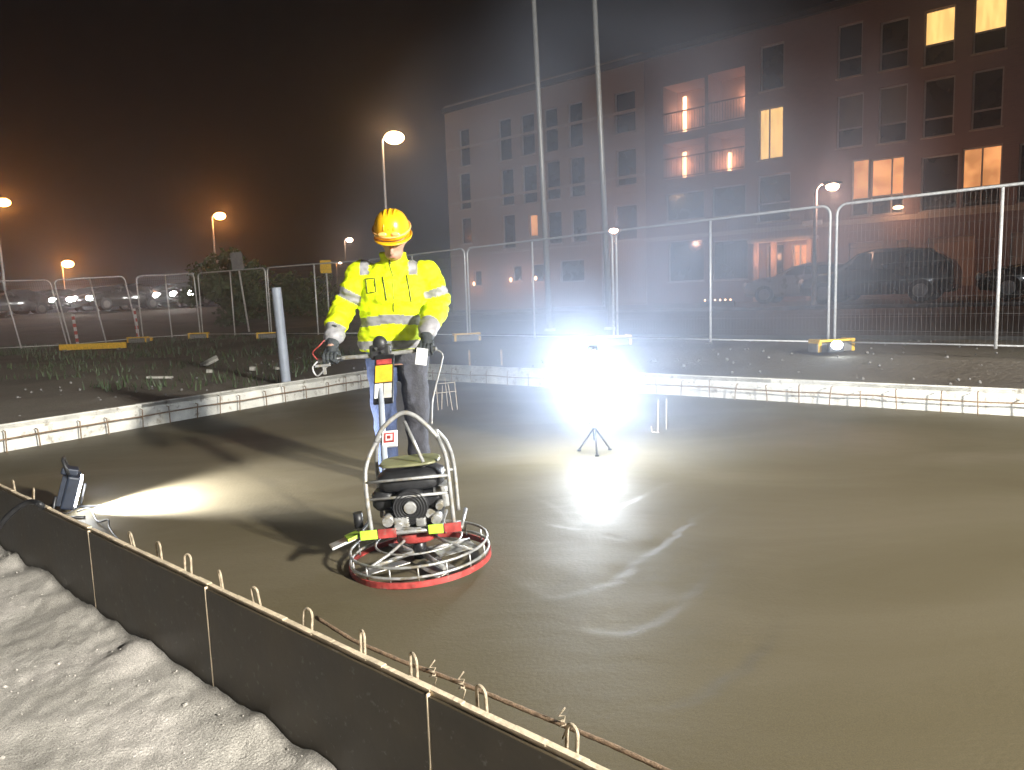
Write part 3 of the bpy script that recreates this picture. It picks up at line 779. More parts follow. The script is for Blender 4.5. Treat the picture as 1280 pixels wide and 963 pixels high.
# facade extras on the brick building: entrance columns, canopy, name strip, round lamp
def BL(px, py, yoff=0):
    u, z = FP(px, py); return Vector((UMID-.02-u, yoff, z-base_z))
for px in (950, 972, 1016):
    b = BL(px, 350); mb = MB(); mb.box((b.x, -.5, 1.35), (.2,.2,2.7), bev=.01); mb.build('porch_column', 'loggia', bB)
a, b = BL(942, 300), BL(1024, 300); mb = MB(); mb.box(((a.x+b.x)/2, -.42, 2.78), (b.x-a.x, .8, .14)); mb.build('porch_roof', 'slatrim', bB)
b = BL(1016, 279); mb = MB(); mb.box((b.x, -.08, b.z), (.8,.1,.2), bev=.01); mb.build('sign_strip', 'whitelab', bB)
b = BL(1124, 260); mb = MB(); mb.sph((b.x, -.2, b.z), (.2,.15,.08)); mb.build('wall_lamp', M['lit_bulb'], bB)
for px, py, e in ((1000, 315, 90), (962, 320, 60), (1124, 268, 60), (1040, 300, 25)):
    b = BL(px, py); l = lamp('porch_light', 'POINT', (b.x, -1.0, b.z), e*.55, (1,.45,.22), bB); l.data.shadow_soft_size = .15
# warm ground lights along the left block
for k, (px, py) in enumerate(((596,355),(642,350),(673,348))):
    u, z = FP(px, py); x = ULEFT-u
    mb = MB(); mb.sph((x, -.25, z-base_z), (.09,.06,.12), 10); mb.build('wall_lamp', M['lit_bulb'], bA)
    l = lamp('wall_light', 'POINT', (x, -.6, z-base_z), 22, (1,.4,.18), bA); l.data.shadow_soft_size = .1
# low lit strip of string lights at 895,370
q = PD(897, 371, 27); root = empty('light_strip', (q.x, q.y, float(gz(q.x,q.y))+.16), fang); tag(root, 'low strip of warm lights on the pavement right of the glaring lamp', 'light strip')
mb = MB(); mb.box((0,0,.1), (1.3,.12,.2), bev=.01); mb.build('trough', 'plinth', root)
for k in range(6):
    mb = MB(); mb.sph((-.5+k*.2, -.0, .235), .035, 8); mb.build('bulb', 'lit_bulb', root)
# ------------------------------------------------------------------ flag poles
for px0, px1, y1, Yd, lab in ((667, 684, 345, 17.5, 'tall bare flagpole right of the worker, left of the pair'), (743, 757, 300, 17.0, 'tall bare flagpole rising above the glaring lamp, right of the pair')):
    b = PD(px1, y1, Yd); t = PD(px0, 0, Yd); d = (t-b)/(t.z-b.z); zb = float(gz(b.x, b.y)); b0 = b+d*(zb-b.z)
    root = empty('flagpole', b0); tag(root, lab, 'flagpole', 'pair of flagpoles')
    mb = MB(); mb.tube([Vector((0,0,0)), d*5, d*10], [.075,.062,.048], 14); mb.build('pole', 'tube', root)
    mb = MB(); mb.cyl((0,0,-.02), (0,0,.12), .15, .13, 16); mb.build('base_collar', 'galv', root)
    mb = MB(); mb.sph(d*10.05, .08); mb.build('finial', 'galv', root)
# ------------------------------------------------------------------ street lamps
def street_lamp(px, py, Yd, label, core, rad, energy, col, armdir=1, head=(.32,.14,.08)):
    h = PD(px, py, Yd); zb = float(gz(h.x, h.y)); H = h.z-zb
    root = empty('street_lamp', (h.x-armdir*.5, h.y, zb)); tag(root, label, 'street lamp', 'lit street lamps')
    mb = MB(); mb.tube([(0,0,0), (0,0,H*.5), (0,0,H-.1), (armdir*.12,0,H+.06), (armdir*.3,0,H+.1)], [.08,.065,.05,.04,.035], 10); mb.build('pole', 'galv', root)
    mb = MB(); mb.sph((armdir*.5, 0, H+.09), head, 14); hd = mb.build('lamp_head', 'blackmetal', root)
    mb = MB(); mb.sph((armdir*.5, -.03, H-.02), (rad*1.3, rad, rad*.8), 12); mb.build('lamp_glass', core, hd)
    l = lamp('street_light', 'POINT', (armdir*.5, -.1, H-.05-rad*1.6), energy, col, root); l.data.shadow_soft_size = rad
    return root
SO = (1,.34,.08)
street_lamp(493, 172, 30, 'brightest orange street lamp, high above the worker', 'sodium', .31, 24, (1,.6,.3), 1)
street_lamp(275, 270, 45, 'orange street lamp high above the leaning fence, left of the worker', 'sodium_far', .27, 60, SO)
street_lamp(85, 330, 60, 'low orange street lamp above the road at the left', 'sodium_far', .36, 130, SO)
street_lamp(5, 253, 40, 'orange street lamp cut by the left picture edge', 'sodium_far', .27, 60, SO)
street_lamp(437, 300, 70, 'small pale street lamp just left of the hard hat', 'pinkwhite', .25, 50, (1,.62,.4))
street_lamp(288, 331, 75, 'tiny orange street lamp above a fence post, left of the grey pipe', 'pinkwhite', .2, 60, SO)
street_lamp(425, 328, 95, 'tiniest orange street lamp low beside the worker\'s shoulder', 'pinkwhite', .2, 60, SO)
street_lamp(767, 288, 33, 'pinkish street lamp above the glaring work lamp', 'pinkwhite', .15, 200, (1,.5,.36))
street_lamp(1040, 233, 22.5, 'pinkish street lamp in front of the brick building, over the fence joint', 'pinkwhite', .15, 260, (1,.52,.36), 1)
# ------------------------------------------------------------------ cars
def make_car(label, paint, lit, suv=False, cat='car'):
    root = empty('parked_car'); tag(root, label, cat)
    roof = 1.62 if suv else 1.42
    # stations along x (front at -x): x, half width, sill z, belt z, top z, roof half width
    st = [(-2.15,.70,.42,.62,.66,.60),(-2.05,.82,.28,.72,.76,.70),(-1.6,.88,.24,.86,.92,.78),(-1.0,.9,.24,.93,.99,.80),(-.35,.9,.24,.96,roof-.10,.62),
          (.1,.9,.24,.97,roof,.64),(.9,.9,.24,.98,roof-.01,.64),(1.55,.89,.24,.99,roof-.08 if suv else roof-.2,.62),(2.0,.85,.26,.98,(1.2 if suv else 1.04),.66),(2.15,.76,.36,.9,.95,.64)]
    mb = MB(); rings = []
    for x, w, zs, zb, zt, wr in st:
        pr = [(w-.06,zs),(w,zs+.12),(w,zb-.06),(w-.03,zb),(wr+.03,zt-.06),(wr-.06,zt)]
        ring = [mb.bm.verts.new((x, y, z)) for y, z in pr]+[mb.bm.verts.new((x, -y, z)) for y, z in reversed(pr)]
        rings.append(ring)
    for a, b in zip(rings, rings[1:]):
        n = len(a)
        for k in range(n):
            f = mb.bm.faces.new((a[k], a[(k+1) % n], b[(k+1) % n], b[k])); f.smooth = True
    mb.bm.faces.new(rings[0][::-1]); mb.bm.faces.new(rings[-1])
    body = mb.build('body', paint, root)
    # side glass
    for sgn in (1,-1):
        for xa, xb in ((-.75,-.02),(.04,.82),(.88,1.5)):
            def yy(z): return sgn*(.87+(.66-.87)*(z-.97)/(roof-.06-.97)+.012)
            zt = roof-.12; za = 1.0
            xa_t = xa+(.42 if xa < -.5 else 0); xb_t = xb-(.12 if xb > 1.2 else 0)
            m2 = MB(); m2.quad((xa,yy(za),za),(xb,yy(za),za),(xb_t,yy(zt),zt),(xa_t,yy(zt),zt))
            bmesh.ops.solidify(m2.bm, geom=m2.bm.faces[:], thickness=.012); m2.build('side_window', 'glass', root)
    m2 = MB(); m2.quad((-1.0,-.7,1.0),(-1.0,.7,1.0),(-.38,.56,roof-.13),(-.38,-.56,roof-.13)); bmesh.ops.translate(m2.bm, verts=m2.bm.verts, vec=(-.03,0,.02))
    bmesh.ops.solidify(m2.bm, geom=m2.bm.faces[:], thickness=.01); m2.build('windscreen', 'glass', root)
    for x in (-1.35, 1.35):
        for sgn in (1,-1):
            m2 = MB(); m2.cyl((x,sgn*.70,.33), (x,sgn*.905,.33), .33, .33, 24); wl = m2.build('wheel', 'rubber', root)
            m2 = MB(); m2.cyl((x,sgn*.906,.33), (x,sgn*.918,.33), .2, .19, 18); m2.build('rim', 'sign_grey', wl)
    for sgn in (1,-1):
        m2 = MB(); m2.sph((-2.09,sgn*.62,.66), (.09,.26,.14), 12); m2.build('headlight', 'headlight' if lit else 'unlit', root)
        m2 = MB(); m2.box((-.62,sgn*1.0,1.04), (.1,.18,.13), bev=.03); m2.build('wing_mirror', paint, root)
    m2 = MB(); m2.box((-2.17,0,.48), (.03,1.0,.16), bev=.01); m2.build('grille', 'black', root)
    return root
def place_car(c, px, Yd, rz, z=None, pyref=380):
    q = PD(px, pyref, Yd); c.location = (q.x, q.y, (float(gz(q.x, q.y)) if z is None else z)); c.rotation_euler = (0,0,rz); return c
car1 = make_car('dark SUV parked before the brick building, seen through the right fence', 'carpaint', False, True); place_car(car1, 1096, 22.6, fang+.0, .75)
car2 = make_car('silver grey car nose poking out in front of the dark SUV', 'carsilver', False); place_car(car2, 1010, 26.5, fang+.12, .75)
car3 = copy_tree(car1); car3['label'] = 'dark car cut off at the right picture edge'; place_car(car3, 1335, 20.5, fang, .75)
for c, g in ((car1,'p'),(car2,'p'),(car3,'p')): c['group'] = 'cars parked before the brick building'
base = make_car('x', 'carpaint', True)
far = [(8,-1.9,'distant car with lit headlights at the very left edge of the far road'),(62,-1.9,'distant car with lit headlights under the low orange street lamp'),(118,-1.2,'distant car with broad white headlights between the leaning fence posts'),
       (150,-1.3,'distant car with bright headlights just left of the leaning fence joint'),(216,-1.0,'distant car with the brightest headlights right of the leaning fence joint'),(243,-1.6,'distant car with lit headlights behind the fence joint post'),(268,-1.1,'distant car with lit headlights, last on the right of the far road')]
for i, (px, az, lab) in enumerate(far):
    c = base if i == 0 else copy_tree(base); c['label'] = lab; c['group'] = 'cars driving on the far road'; c.name = 'driving_car'
    Yd = 40+1.8*((i*2) % 3)
    place_car(c, px, Yd, -az*0+math.radians(68)+random.uniform(-.12,.12))
    c.location.z += .08
for i in (0,2,4,6):
    px = far[i][0]; q = PD(px, 380, 37); l = lamp('headlight_beam', 'SPOT', (q.x, q.y, 1.9), 12, (1,.95,.88), None); l.data.spot_size = 1.6; aim(l, (.3,-1,-.05)); l.data.shadow_soft_size = .15
# ------------------------------------------------------------------ bushes / grass
def leafy(name, loc, size, n, label, trunk=True, leaf=.09, seed=1):
    rg = random.Random(seed); root = empty(name, loc); tag(root, label, 'tree' if trunk else 'bush')
    if trunk:
        mb = MB(); mb.tube([(0,0,-.1),(.05,0,size[2]*.4),(-.03,.05,size[2]*.8)], [.12,.09,.03], 8)
        for k in range(6):
            a = rg.uniform(0, 2*PI); z = size[2]*rg.uniform(.35,.7); mb.tube([(0,0,z),(math.cos(a)*size[0]*.5,math.sin(a)*size[1]*.5,z+size[2]*.2)], [.05,.015], 6)
        mb.build('trunk', 'bark', root)
    mb = MB()
    cl = [(Vector((rg.gauss(0,.38)*size[0], rg.gauss(0,.38)*size[1], size[2]*(.6+.17*rg.gauss(0,1)))), rg.uniform(.18,.4)*size[0]) for _ in range(22)]
    for i in range(n):
        c, r = rg.choice(cl); d = Vector((rg.gauss(0,1),rg.gauss(0,1),rg.gauss(0,1))).normalized()*r*rg.uniform(.6,1.05); p = c+d
        if p.z < .05: continue
        a = Vector((rg.gauss(0,1),rg.gauss(0,1),rg.gauss(0,1))).normalized(); b = a.orthogonal().normalized(); s = leaf*rg.uniform(.6,1.4)
        mb.bm.faces.new([mb.bm.verts.new(v) for v in (p-a*s, p-b*s*.5, p+a*s, p+b*s*.5)])
    mb.build('crown', 'leaf', root, fixn=False)
q = xd(296, 29); leafy('tree', (q.x, q.y, float(gz(q.x,q.y))), (1.8,1.5,2.9), 5000, 'dark low tree behind the fence, left of the thick grey pipe')
q = xd(365, 31); leafy('bush', (q.x, q.y, float(gz(q.x,q.y))), (2.3,1.2,1.5), 4000, 'dark bush behind the fence between the grey pipe and the worker', False, seed=3)
rg = random.Random(5); mb = MB()
for i in range(9000):
    x = rg.uniform(-17, -3); y = rg.uniform(9, 24)
    if noise.noise((x*.5, y*.5, 3)) < -.02+rg.uniform(-.15,.15): continue
    # outside of slab (left of left form)
    rel = Vector((x, y))-O
    if rel.dot(perp_l) < .25 and rel.dot(perp_f) < TL*abs(e2.dot(perp_f))+.3: continue
    z = float(gz(x, y)); h = rg.uniform(.05,.17); a = rg.uniform(0, PI); w = .012
    dx, dy = math.cos(a)*w, math.sin(a)*w; lx, ly = rg.uniform(-.05,.05), rg.uniform(-.05,.05)
    mb.bm.faces.new([mb.bm.verts.new(v) for v in ((x-dx,y-dy,z-.02),(x+dx,y+dy,z-.02),(x+lx,y+ly,z+h))])
g = mb.build('grass', 'leaf', fixn=False); tag(g, 'sparse grass on the soil at the left', 'grass', kind='stuff')
# gravel and clods on the ground strip behind the forms and sand crumbs
mb = MB(); rg = random.Random(9)
for i in range(500):
    s = rg.uniform(-5, 11); t = TL+rg.uniform(.25, 6) if rg.random() < .7 else rg.uniform(0, TL)
    if t < TL: s = rg.uniform(-4, -.2)
    p = W(s, t); z = float(gz(p.x, p.y)); r = rg.uniform(.006,.022)
    g_ = bmesh.ops.create_icosphere(mb.bm, subdivisions=1, radius=r); bmesh.ops.translate(mb.bm, verts=g_['verts'], vec=(p.x, p.y, z+r*.3))
    for v in g_['verts']: v.co += Vector((rg.uniform(-1,1),rg.uniform(-1,1),rg.uniform(-1,1)))*r*.12
tag(mb.build('gravel', 'block'), 'small stones strewn on the soil behind the forms', 'gravel', kind='stuff')
# ------------------------------------------------------------------ glaring work lamp
lb = P(744, 566, 0)
hc = PD(742, 482, lb.y)
root = empty('work_lamp', lb); tag(root, 'blinding white work lamp on a low stand, standing on the slab right of the trowel', 'work lamp')
hz_ = hc.z; hx = hc.x-lb.x
mb = MB(); mb.cyl((0,0,.1), (hx,0,hz_-.2), .014, .014, 12); mb.build('mast', 'blackmetal', root)
for k in range(3):
    a = 2*PI*k/3+.5; mb = MB(); mb.tube([(0,0,.2), (math.cos(a)*.14, math.sin(a)*.14, .012)], .008, 8); mb.box((math.cos(a)*.14, math.sin(a)*.14, .01), (.03,.03,.014)); mb.build('leg', 'blackmetal', root)
mb = MB(); mb.cyl((hx,0,hz_-.33),(hx,0,hz_-.265),.035,.06,20); mb.cyl((hx,0,hz_+.27),(hx,0,hz_+.31),.05,.03,20); mb.build('housing', 'blackmetal', root)
mb = MB(); mb.sph((hx, 0, hz_), (.15,.13,.28), 28); mb.build('diffuser', 'lamp_core', root)
# ------------------------------------------------------------------ left flood on the near form
fb = P(92, 642, .0); Ywl = fb.y
root = empty('floodlight', fb, .0); tag(root, 'dark blue portable floodlight at the left, throwing a white beam over the slab', 'floodlight')
# faces right (+x), slightly up
rot = Matrix.Rotation(.30, 3, 'Y') @ Matrix.Identity(3)
rz = Matrix.Rotation(.52, 3, 'Z')
def fl_(v): return rz @ (rot @ Vector(v)) + Vector((-.0,0,.15))
RR = rz @ rot
mb = MB(); mb.box(fl_((0,0,0)), (.07,.24,.2), RR, .012)
for k in range(6): mb.box(fl_((-.045,-.1+k*.04,0)), (.03,.008,.17), RR)
mb.box(fl_((-.03,0,.115)), (.09,.12,.04), RR, .008)
mb.build('housing', 'lampbody', root)
mb = MB(); mb.box(fl_((.041,0,0)), (.01,.20,.16), RR, .003); mb.build('lamp_face', 'flood', root)
mb = MB(); mb.tube([(-.0,-.15,.15), (-.04,-.15,.02), (-.04,-.15,.0), (-.04,.15,.0), (-.04,.15,.02), (.0,.15,.15)], .009, 8); mb.tube([(-.14,-.12,.008),(.14,-.12,.008)], .009, 8); mb.tube([(-.14,.12,.008),(.14,.12,.008)], .009, 8); mb.build('stand', 'blackmetal', root)
mb = MB(); mb.tube([fl_((-.03,-.07,.1)), fl_((-.08,-.07,.18)), fl_((-.08,.07,.18)), fl_((-.03,.07,.1))], .009, 8); mb.build('grip', 'black', root)
l = lamp('flood_beam', 'SPOT', fb+RR @ Vector((.08,0,0))+Vector((0,0,.15)), 1400, (.95,.97,1)); l.data.spot_size = math.radians(100); l.data.spot_blend = .7; l.data.shadow_soft_size = .06
aim(l, (1,.55,-.42))
l.parent = None
# hose and cable over the near form
pts = [fb+Vector((-.1,0,.06)), fb+Vector((-.18,-.02,.03)), P(52, 632, NZ+.03), P(36, 628, NZ+.035), P(22, 640, NZ-.03)+Vector((-.02,-.03,0)), P(12, 662, NZ-.16)+Vector((-.05,-.06,0)), P(0, 690, -.3)+Vector((-.1,-.1,0)), P(-30, 700, -.33)]
def smooth(pts, n=6):
    out = []
    for i in range(len(pts)-1):
        p0 = pts[max(0,i-1)]; p1 = pts[i]; p2 = pts[i+1]; p3 = pts[min(len(pts)-1,i+2)]
        for k in range(n):
            t = k/n; out.append(.5*((2*p1)+(p2-p0)*t+(2*p0-5*p1+4*p2-p3)*t*t+(3*p1-p0-3*p2+p3)*t**3))
    return out+[pts[-1]]
o = MB().tube(smooth(pts), .017, 10).build('power_cable', 'black'); tag(o, 'thick black cable hanging over the near form beside the floodlight', 'cable')
pts = [P(96,640,.02), P(112,636,.03), P(122,652,.02), P(135,650,.04), P(137,660,.02), P(150,676,.03), P(175,690,.02)]
o = MB().tube(smooth(pts), .005, 8).build('power_cable', 'black'); tag(o, 'thin dark lead curling along the form in front of the floodlight', 'cable')
# small lamp behind the right fence
q = P(1046, 441, .37); root = empty('ground_lamp', q); tag(root, 'small bluish white lamp on the ground behind the yellow fence foot', 'lamp')
MB().sph((0,0,.1), (.075,.06,.06), 14).build('lamp_glass', 'flood_dim', root); MB().box((0,.04,.06), (.2,.06,.12), bev=.01).build('housing', 'black', root)
# ------------------------------------------------------------------ off-frame site floodlight mast
mp_ = W(17.5, .1, .2); root = empty('floodlight_mast', mp_); tag(root, 'site floodlight on a tripod mast beyond the right picture edge', 'floodlight mast')
mb = MB(); mb.tube([(0,0,.0),(0,0,4.5)], [.04,.025], 12); mb.build('mast', 'galv', root)
for k in range(3):
    a = 2*PI*k/3; MB().tube([(0,0,1.0),(math.cos(a)*.7,math.sin(a)*.7,.02)], .018, 8).build('leg', 'galv', root)
kd = (Vector((-2.6,5.2,.3))-mp_-Vector((0,0,4.55))).normalized()
kr = kd.to_track_quat('-Z','Y').to_matrix()
mb = MB(); mb.box(Vector((0,0,4.55))+kr@Vector((0,0,.05)), (.5,.36,.09), kr, .01); mb.build('lamp_housing', 'blackmetal', root)
l = lamp('site_flood', 'SPOT', mp_+Vector((0,0,4.55))+kd*.12, 26000, (1,.97,.88)); l.data.spot_size = math.radians(88); l.data.spot_blend = .6; l.data.shadow_soft_size = .4; aim(l, kd+Vector((.0,.12,.06)))
# ------------------------------------------------------------------ power trowel
tb = P(527, 704, 0)
tr = empty('power_trowel', tb); tag(tr, 'walk behind power trowel with engine cage and red rimmed guard ring on the wet slab', 'power trowel')
tr.rotation_euler = (0, math.radians(-3.5), 0)
RG = .318
# guard ring (outer) > red rim strip, top rings
mb = MB()
for z, r in ((.10, RG), (.055, RG+.004)):
    mb.tube([(r*math.cos(2*PI*k/48), r*math.sin(2*PI*k/48), z) for k in range(48)], .0065, 8, closed=True)
mb.tube([(.2*math.cos(2*PI*k/40), .2*math.sin(2*PI*k/40), .115) for k in range(40)], .005, 8, closed=True)
for k in range(16):
    a = 2*PI*k/16+.1; mb.tube([(RG*math.cos(a), RG*math.sin(a), .10), (RG*math.cos(a), RG*math.sin(a), .035)], .0045, 6)
gr = mb.build('guard_ring', 'steel', tr)
mb = MB(); n = 64
for k in range(n):
    a, b = 2*PI*k/n, 2*PI*(k+1)/n; R1, R2 = RG+.004, RG+.012
    q = [(R1, .012), (R2, .012), (R2, .038), (R1, .038)]
    for i in range(4):
        (ra, za), (rb, zb) = q[i], q[(i+1) % 4]
        mb.bm.faces.new([mb.bm.verts.new(v) for v in ((ra*math.cos(a),ra*math.sin(a),za),(rb*math.cos(a),rb*math.sin(a),zb),(rb*math.cos(b),rb*math.sin(b),zb),(ra*math.cos(b),ra*math.sin(b),za))])
mb.build('red_rim', 'rededge', gr)
for k in range(4):
    a = PI/4+PI/2*k+.2; mb = MB(); mb.tube([(.06*math.cos(a),.06*math.sin(a),.15),(.2*math.cos(a),.2*math.sin(a),.115),(RG*math.cos(a),RG*math.sin(a),.10)], .007, 8); mb.build('guard_spoke', 'steel', tr)
for k in range(4):
    a = 2*PI*k/4+.55; rt = Matrix.Rotation(a, 3, 'Z') @ Matrix.Rotation(.16, 3, 'X')
    mb = MB(); mb.box(rt@Vector((.175,0,0))+Vector((0,0,.028)), (.2,.105,.004), rt, .001); bl = mb.build('trowel_blade', 'steel', tr)
    mb = MB(); mb.tube([rt@Vector((.03,0,.02))+Vector((0,0,.04)), rt@Vector((.26,0,.008))+Vector((0,0,.038))], .011, 8); mb.build('blade_arm', 'steel', bl)
mb = MB(); mb.cyl((0,0,.03),(0,0,.13),.035,.03,16); mb.build('spider_hub', 'blackmetal', tr)
mb = MB(); mb.loft([((0,0,.115),.055,.06),((0,0,.13),.085,.09),((0,0,.165),.09,.095),((0,0,.19),.07,.08),((0,0,.2),.04,.05)], 20, 3)
mb.box((.05,-.03,.16), (.09,.06,.06), bev=.01); mb.build('gearbox', 'rededge', tr)
mb = MB(); mb.box((0,0,.207), (.27,.24,.012), bev=.002); mb.tube([(-.13,-.12,.2),(.13,-.12,.2),(.13,.12,.2),(-.13,.12,.2)], .009, 8, closed=True); mb.build('engine_plate', 'steel', tr)
# engine group
mb = MB(); mb.box((.0,0.01,.29), (.26,.17,.15), bev=.02); mb.box((.09,-.08,.29), (.08,.06,.11), bev=.012); mb.box((.0,-.02,.245), (.2,.2,.05), bev=.01)
for k in range(7): mb.box((.06,.0,.24+k*.02), (.12,.15,.006))
mb.build('engine_block', 'blackmetal', tr)
mb = MB(); mb.cyl((0,-.095,.31),(0,-.14,.31),.085,.075,28)
for k in range(5): mb.tube([((.075-.012*k)*math.cos(2*PI*i/20), -.142, .31+(.075-.012*k)*math.sin(2*PI*i/20)) for i in range(20)], .0022, 5, closed=True)
rc = mb.build('recoil_cover', 'black', tr)
mb = MB(); mb.cyl((0,-.143,.31),(0,-.153,.31),.03,.026,16); mb.build('recoil_cap', 'steel', rc)
mb = MB(); mb.loft([((0,.0,.375),.13,.1),((0,0,.39),.15,.115),((0,0,.44),.15,.115),((0,0,.458),.12,.09),((0,0,.462),.06,.05)], 28, 3.5); ft = mb.build('fuel_tank', 'black', tr)
mb = MB(); mb.cyl((.05,.0,.462),(.05,.0,.485),.028,.026,18); mb.build('fuel_cap', 'steel', ft)
mb = MB(); mb.loft([((0,0,.484),.13,.1),((0,0,.49),.14,.11),((0,0,.498),.13,.1)], 28, 3.5); mb.build('top_cover', 'olive', tr)
for kx, kz, kr_ in ((-.105,.26,.03),(-.06,.235,.022),(.11,.25,.028),(.13,.31,.02)):
    MB().cyl((kx,-.11,kz),(kx,-.15,kz-.005),kr_,kr_*.8,16).build('engine_fitting', 'steel', tr)
mb = MB(); mb.box((.135,-.02,.33), (.07,.13,.1), bev=.015); 
for k in range(4): mb.box((.172,-.06+.028*k,.33), (.006,.012,.07))
mb.build('muffler', 'steel', tr)
mb = MB(); mb.loft([((-.125,-.02,.29),.045,.06),((-.13,-.02,.31),.055,.07),((-.13,-.02,.36),.055,.07),((-.13,-.02,.375),.04,.05)], 20, 3); mb.build('air_filter', 'black', tr)
mb = MB(); mb.box((-.045,-.125,.245), (.07,.04,.05), bev=.01); mb.box((.04,-.12,.24), (.045,.05,.04), bev=.008); mb.cyl((.085,-.13,.27),(.085,-.1,.27),.022,.022,12); mb.build('carburettor', 'steel', tr)
# cage: two side hoops and bars
for sx_ in (-1, 1):
    mb = MB(); x = sx_*.185
    pts = [Vector(v) for v in ((x,-.13,.2),(x,-.14,.42),(x*.95,-.1,.52),(x*.75,-.02,.60),(x*.72,.04,.61),(x*.9,.1,.54),(x,.14,.42),(x,.13,.2))]
    mb.tube(smooth(pts), .0095, 10); mb.build('cage_hoop', 'tube', tr)
for y, z in ((-.135,.36),(-.14,.44),(.14,.4)):
    mb = MB(); mb.tube([(-.185,y,z),(.185,y,z)], .007, 8); mb.build('cage_bar', 'tube', tr)
mb = MB(); pts = [Vector(v) for v in ((-.14,-.03,.6),(-.1,-.03,.66),(-.02,-.02,.715),(.04,-.02,.705),(.1,-.03,.65),(.14,-.03,.595))]
mb.tube(smooth(pts), .0105, 10); mb.build('lifting_bail', 'tube', tr)
mb = MB(); mb.tube([(.0,-.03,.68),(.075,-.1,.5)], .008, 8); mb.build('bail_brace', 'tube', tr)
# lower bumper with coloured tape
segs = [(-.235,-.155,'tape_green'),(-.155,-.07,'rededge'),(.07,.14,'tape_green'),(.14,.22,'rededge')]
mb = MB(); mb.tube([(-.24,.13,.2),(-.24,-.14,.2),(.22,-.14,.2),(.22,.13,.2)], .01, 8); bp_ = mb.build('bumper_bar', 'steel', tr)
for a, b, cm in segs:
    MB().box(((a+b)/2,-.153,.206), (b-a-.004,.008,.042), bev=.002).build('reflective_tape', cm, bp_)
mb = MB(); mb.box((-.31,-.1,.175), (.15,.1,.012), Matrix.Rotation(-.25,3,'Y')@Matrix.Rotation(.4,3,'Z'), .004); fo_ = mb.build('side_flap', 'galv', tr)
MB().box((-.28,-.1,.192), (.06,.104,.014), Matrix.Rotation(-.25,3,'Y')@Matrix.Rotation(.4,3,'Z'), .003).build('flap_tape', 'tape_green', fo_)
mb = MB(); mb.tube([(-.27,.0,.2),(-.27,.0,.27)], .022, 12); mb.build('pitch_knob', 'black', tr)
# handle (world points → local)
inv = (Matrix.Translation(tb) @ Matrix.Rotation(math.radians(-3.5), 4, 'Y')).inverted()
def TLc(px, py, Yd): return inv @ PD(px, py, Yd)
YH = 4.36
h0 = Vector((-.08,.16,.22)); h1 = TLc(474, 446, YH)
hm = TLc(484, 610, 3.62)
mb = MB(); mb.tube(smooth([h0, hm, h1], 8), .017, 12); mb.build('handle_tube', 'grey_pipe', tr)
hd_ = (h1-hm).normalized()

# column head, labels
plc = TLc(481, 470, 4.22); 
rp = Matrix.Rotation(math.radians(-35), 3, 'X')
rp2 = Matrix.Rotation(math.radians(-40),3,'X')
pc = TLc(480,474,4.2)
mb = MB(); mb.box(pc, (.115,.02,.34), rp2, .004); pl = mb.build('handle_plate', 'blackmetal', tr)
def lab(base, dx, dz, w, h, mt, k=0):
    MB().box(base+rp2@Vector((dx,-.0125-.003*k,dz)), (w,.004,h), rp2, .001).build('label_plate', mt, tr)
lab(pc, 0, .03, .1, .12, 'yellow'); lab(pc, -.026, -.09, .048, .1, 'whitelab'); lab(pc, .026, -.09, .046, .1, 'scrap'); lab(pc, 0, .115, .09, .035, 'rededge')
pc2 = TLc(487,549,3.86); MB().box(pc2, (.085,.014,.1), rp2, .003).build('handle_plate', 'galv', tr)
lab(pc2, 0, 0, .075, .085, 'whitelab'); lab(pc2, 0, 0, .056, .06, 'rededge', 1); lab(pc2, 0, 0, .036, .038, 'whitelab', 2); lab(pc2, 0, 0, .02, .02, 'rededge', 3)
mb = MB(); mb.box(TLc(476,440,YH-.02), (.13,.06,.09), bev=.015); mb.sph(TLc(475,430,YH-.03), (.045,.035,.05), 16); 
mb.cyl(TLc(470,436,YH-.07), TLc(470,436,YH-.04), .01,.01,8); mb.cyl(TLc(478,440,YH-.07), TLc(478,440,YH-.04), .01,.01,8); mb.build('control_box', 'black', tr)
ga = TLc(398, 451, YH-.02); gb = TLc(546, 436, YH-.02)
mb = MB(); mb.tube([ga, ga.lerp(gb,.25), ga.lerp(gb,.5)+Vector((0,0,-.005)), ga.lerp(gb,.75), gb], .013, 12); mb.build('handlebar', 'steel', tr)
gdir = (gb-ga).normalized()
for a, b in ((.04,.2),(.82,.99)):
    MB().tube([ga.lerp(gb,a), ga.lerp(gb,b)], .019, 14).build('handle_grip', 'black', tr)
mb = MB(); mb.tube(smooth([ga+Vector((0,0,.0)), ga+Vector((-.02,-.03,.05)), ga+Vector((.03,-.05,.09)), ga+Vector((.06,-.03,.12))]), .004, 6); mb.build('throttle_cable', 'rededge', tr)
mb = MB(); mb.tube(smooth([ga+Vector((0,0,0)), ga+Vector((-.035,-.02,-.04)), ga+Vector((-.01,-.02,-.09)), ga+Vector((.06,-.02,-.03)), ga+Vector((.09,-.01,-.01))]), .006, 6); mb.box(ga+Vector((.03,-.03,-.03)), (.09,.012,.014)); mb.box(ga+Vector((.035,-.02,-.06)), (.016,.016,.05)); mb.build('clutch_lever', 'tube', tr)
MB().box(TLc(527,446,YH-.06), (.068,.006,.1), Matrix.Rotation(.22,3,'Y'), .001).build('paper_tag', 'whitelab', tr)
mb = MB(); mb.tube(smooth([gb+Vector((-.02,0,0)), gb+Vector((.03,-.02,-.03)), gb+Vector((.02,-.02,-.09)), TLc(541,500,4.3), TLc(540,530,4.2)]), .005, 6); mb.build('control_cable', 'tube', tr)
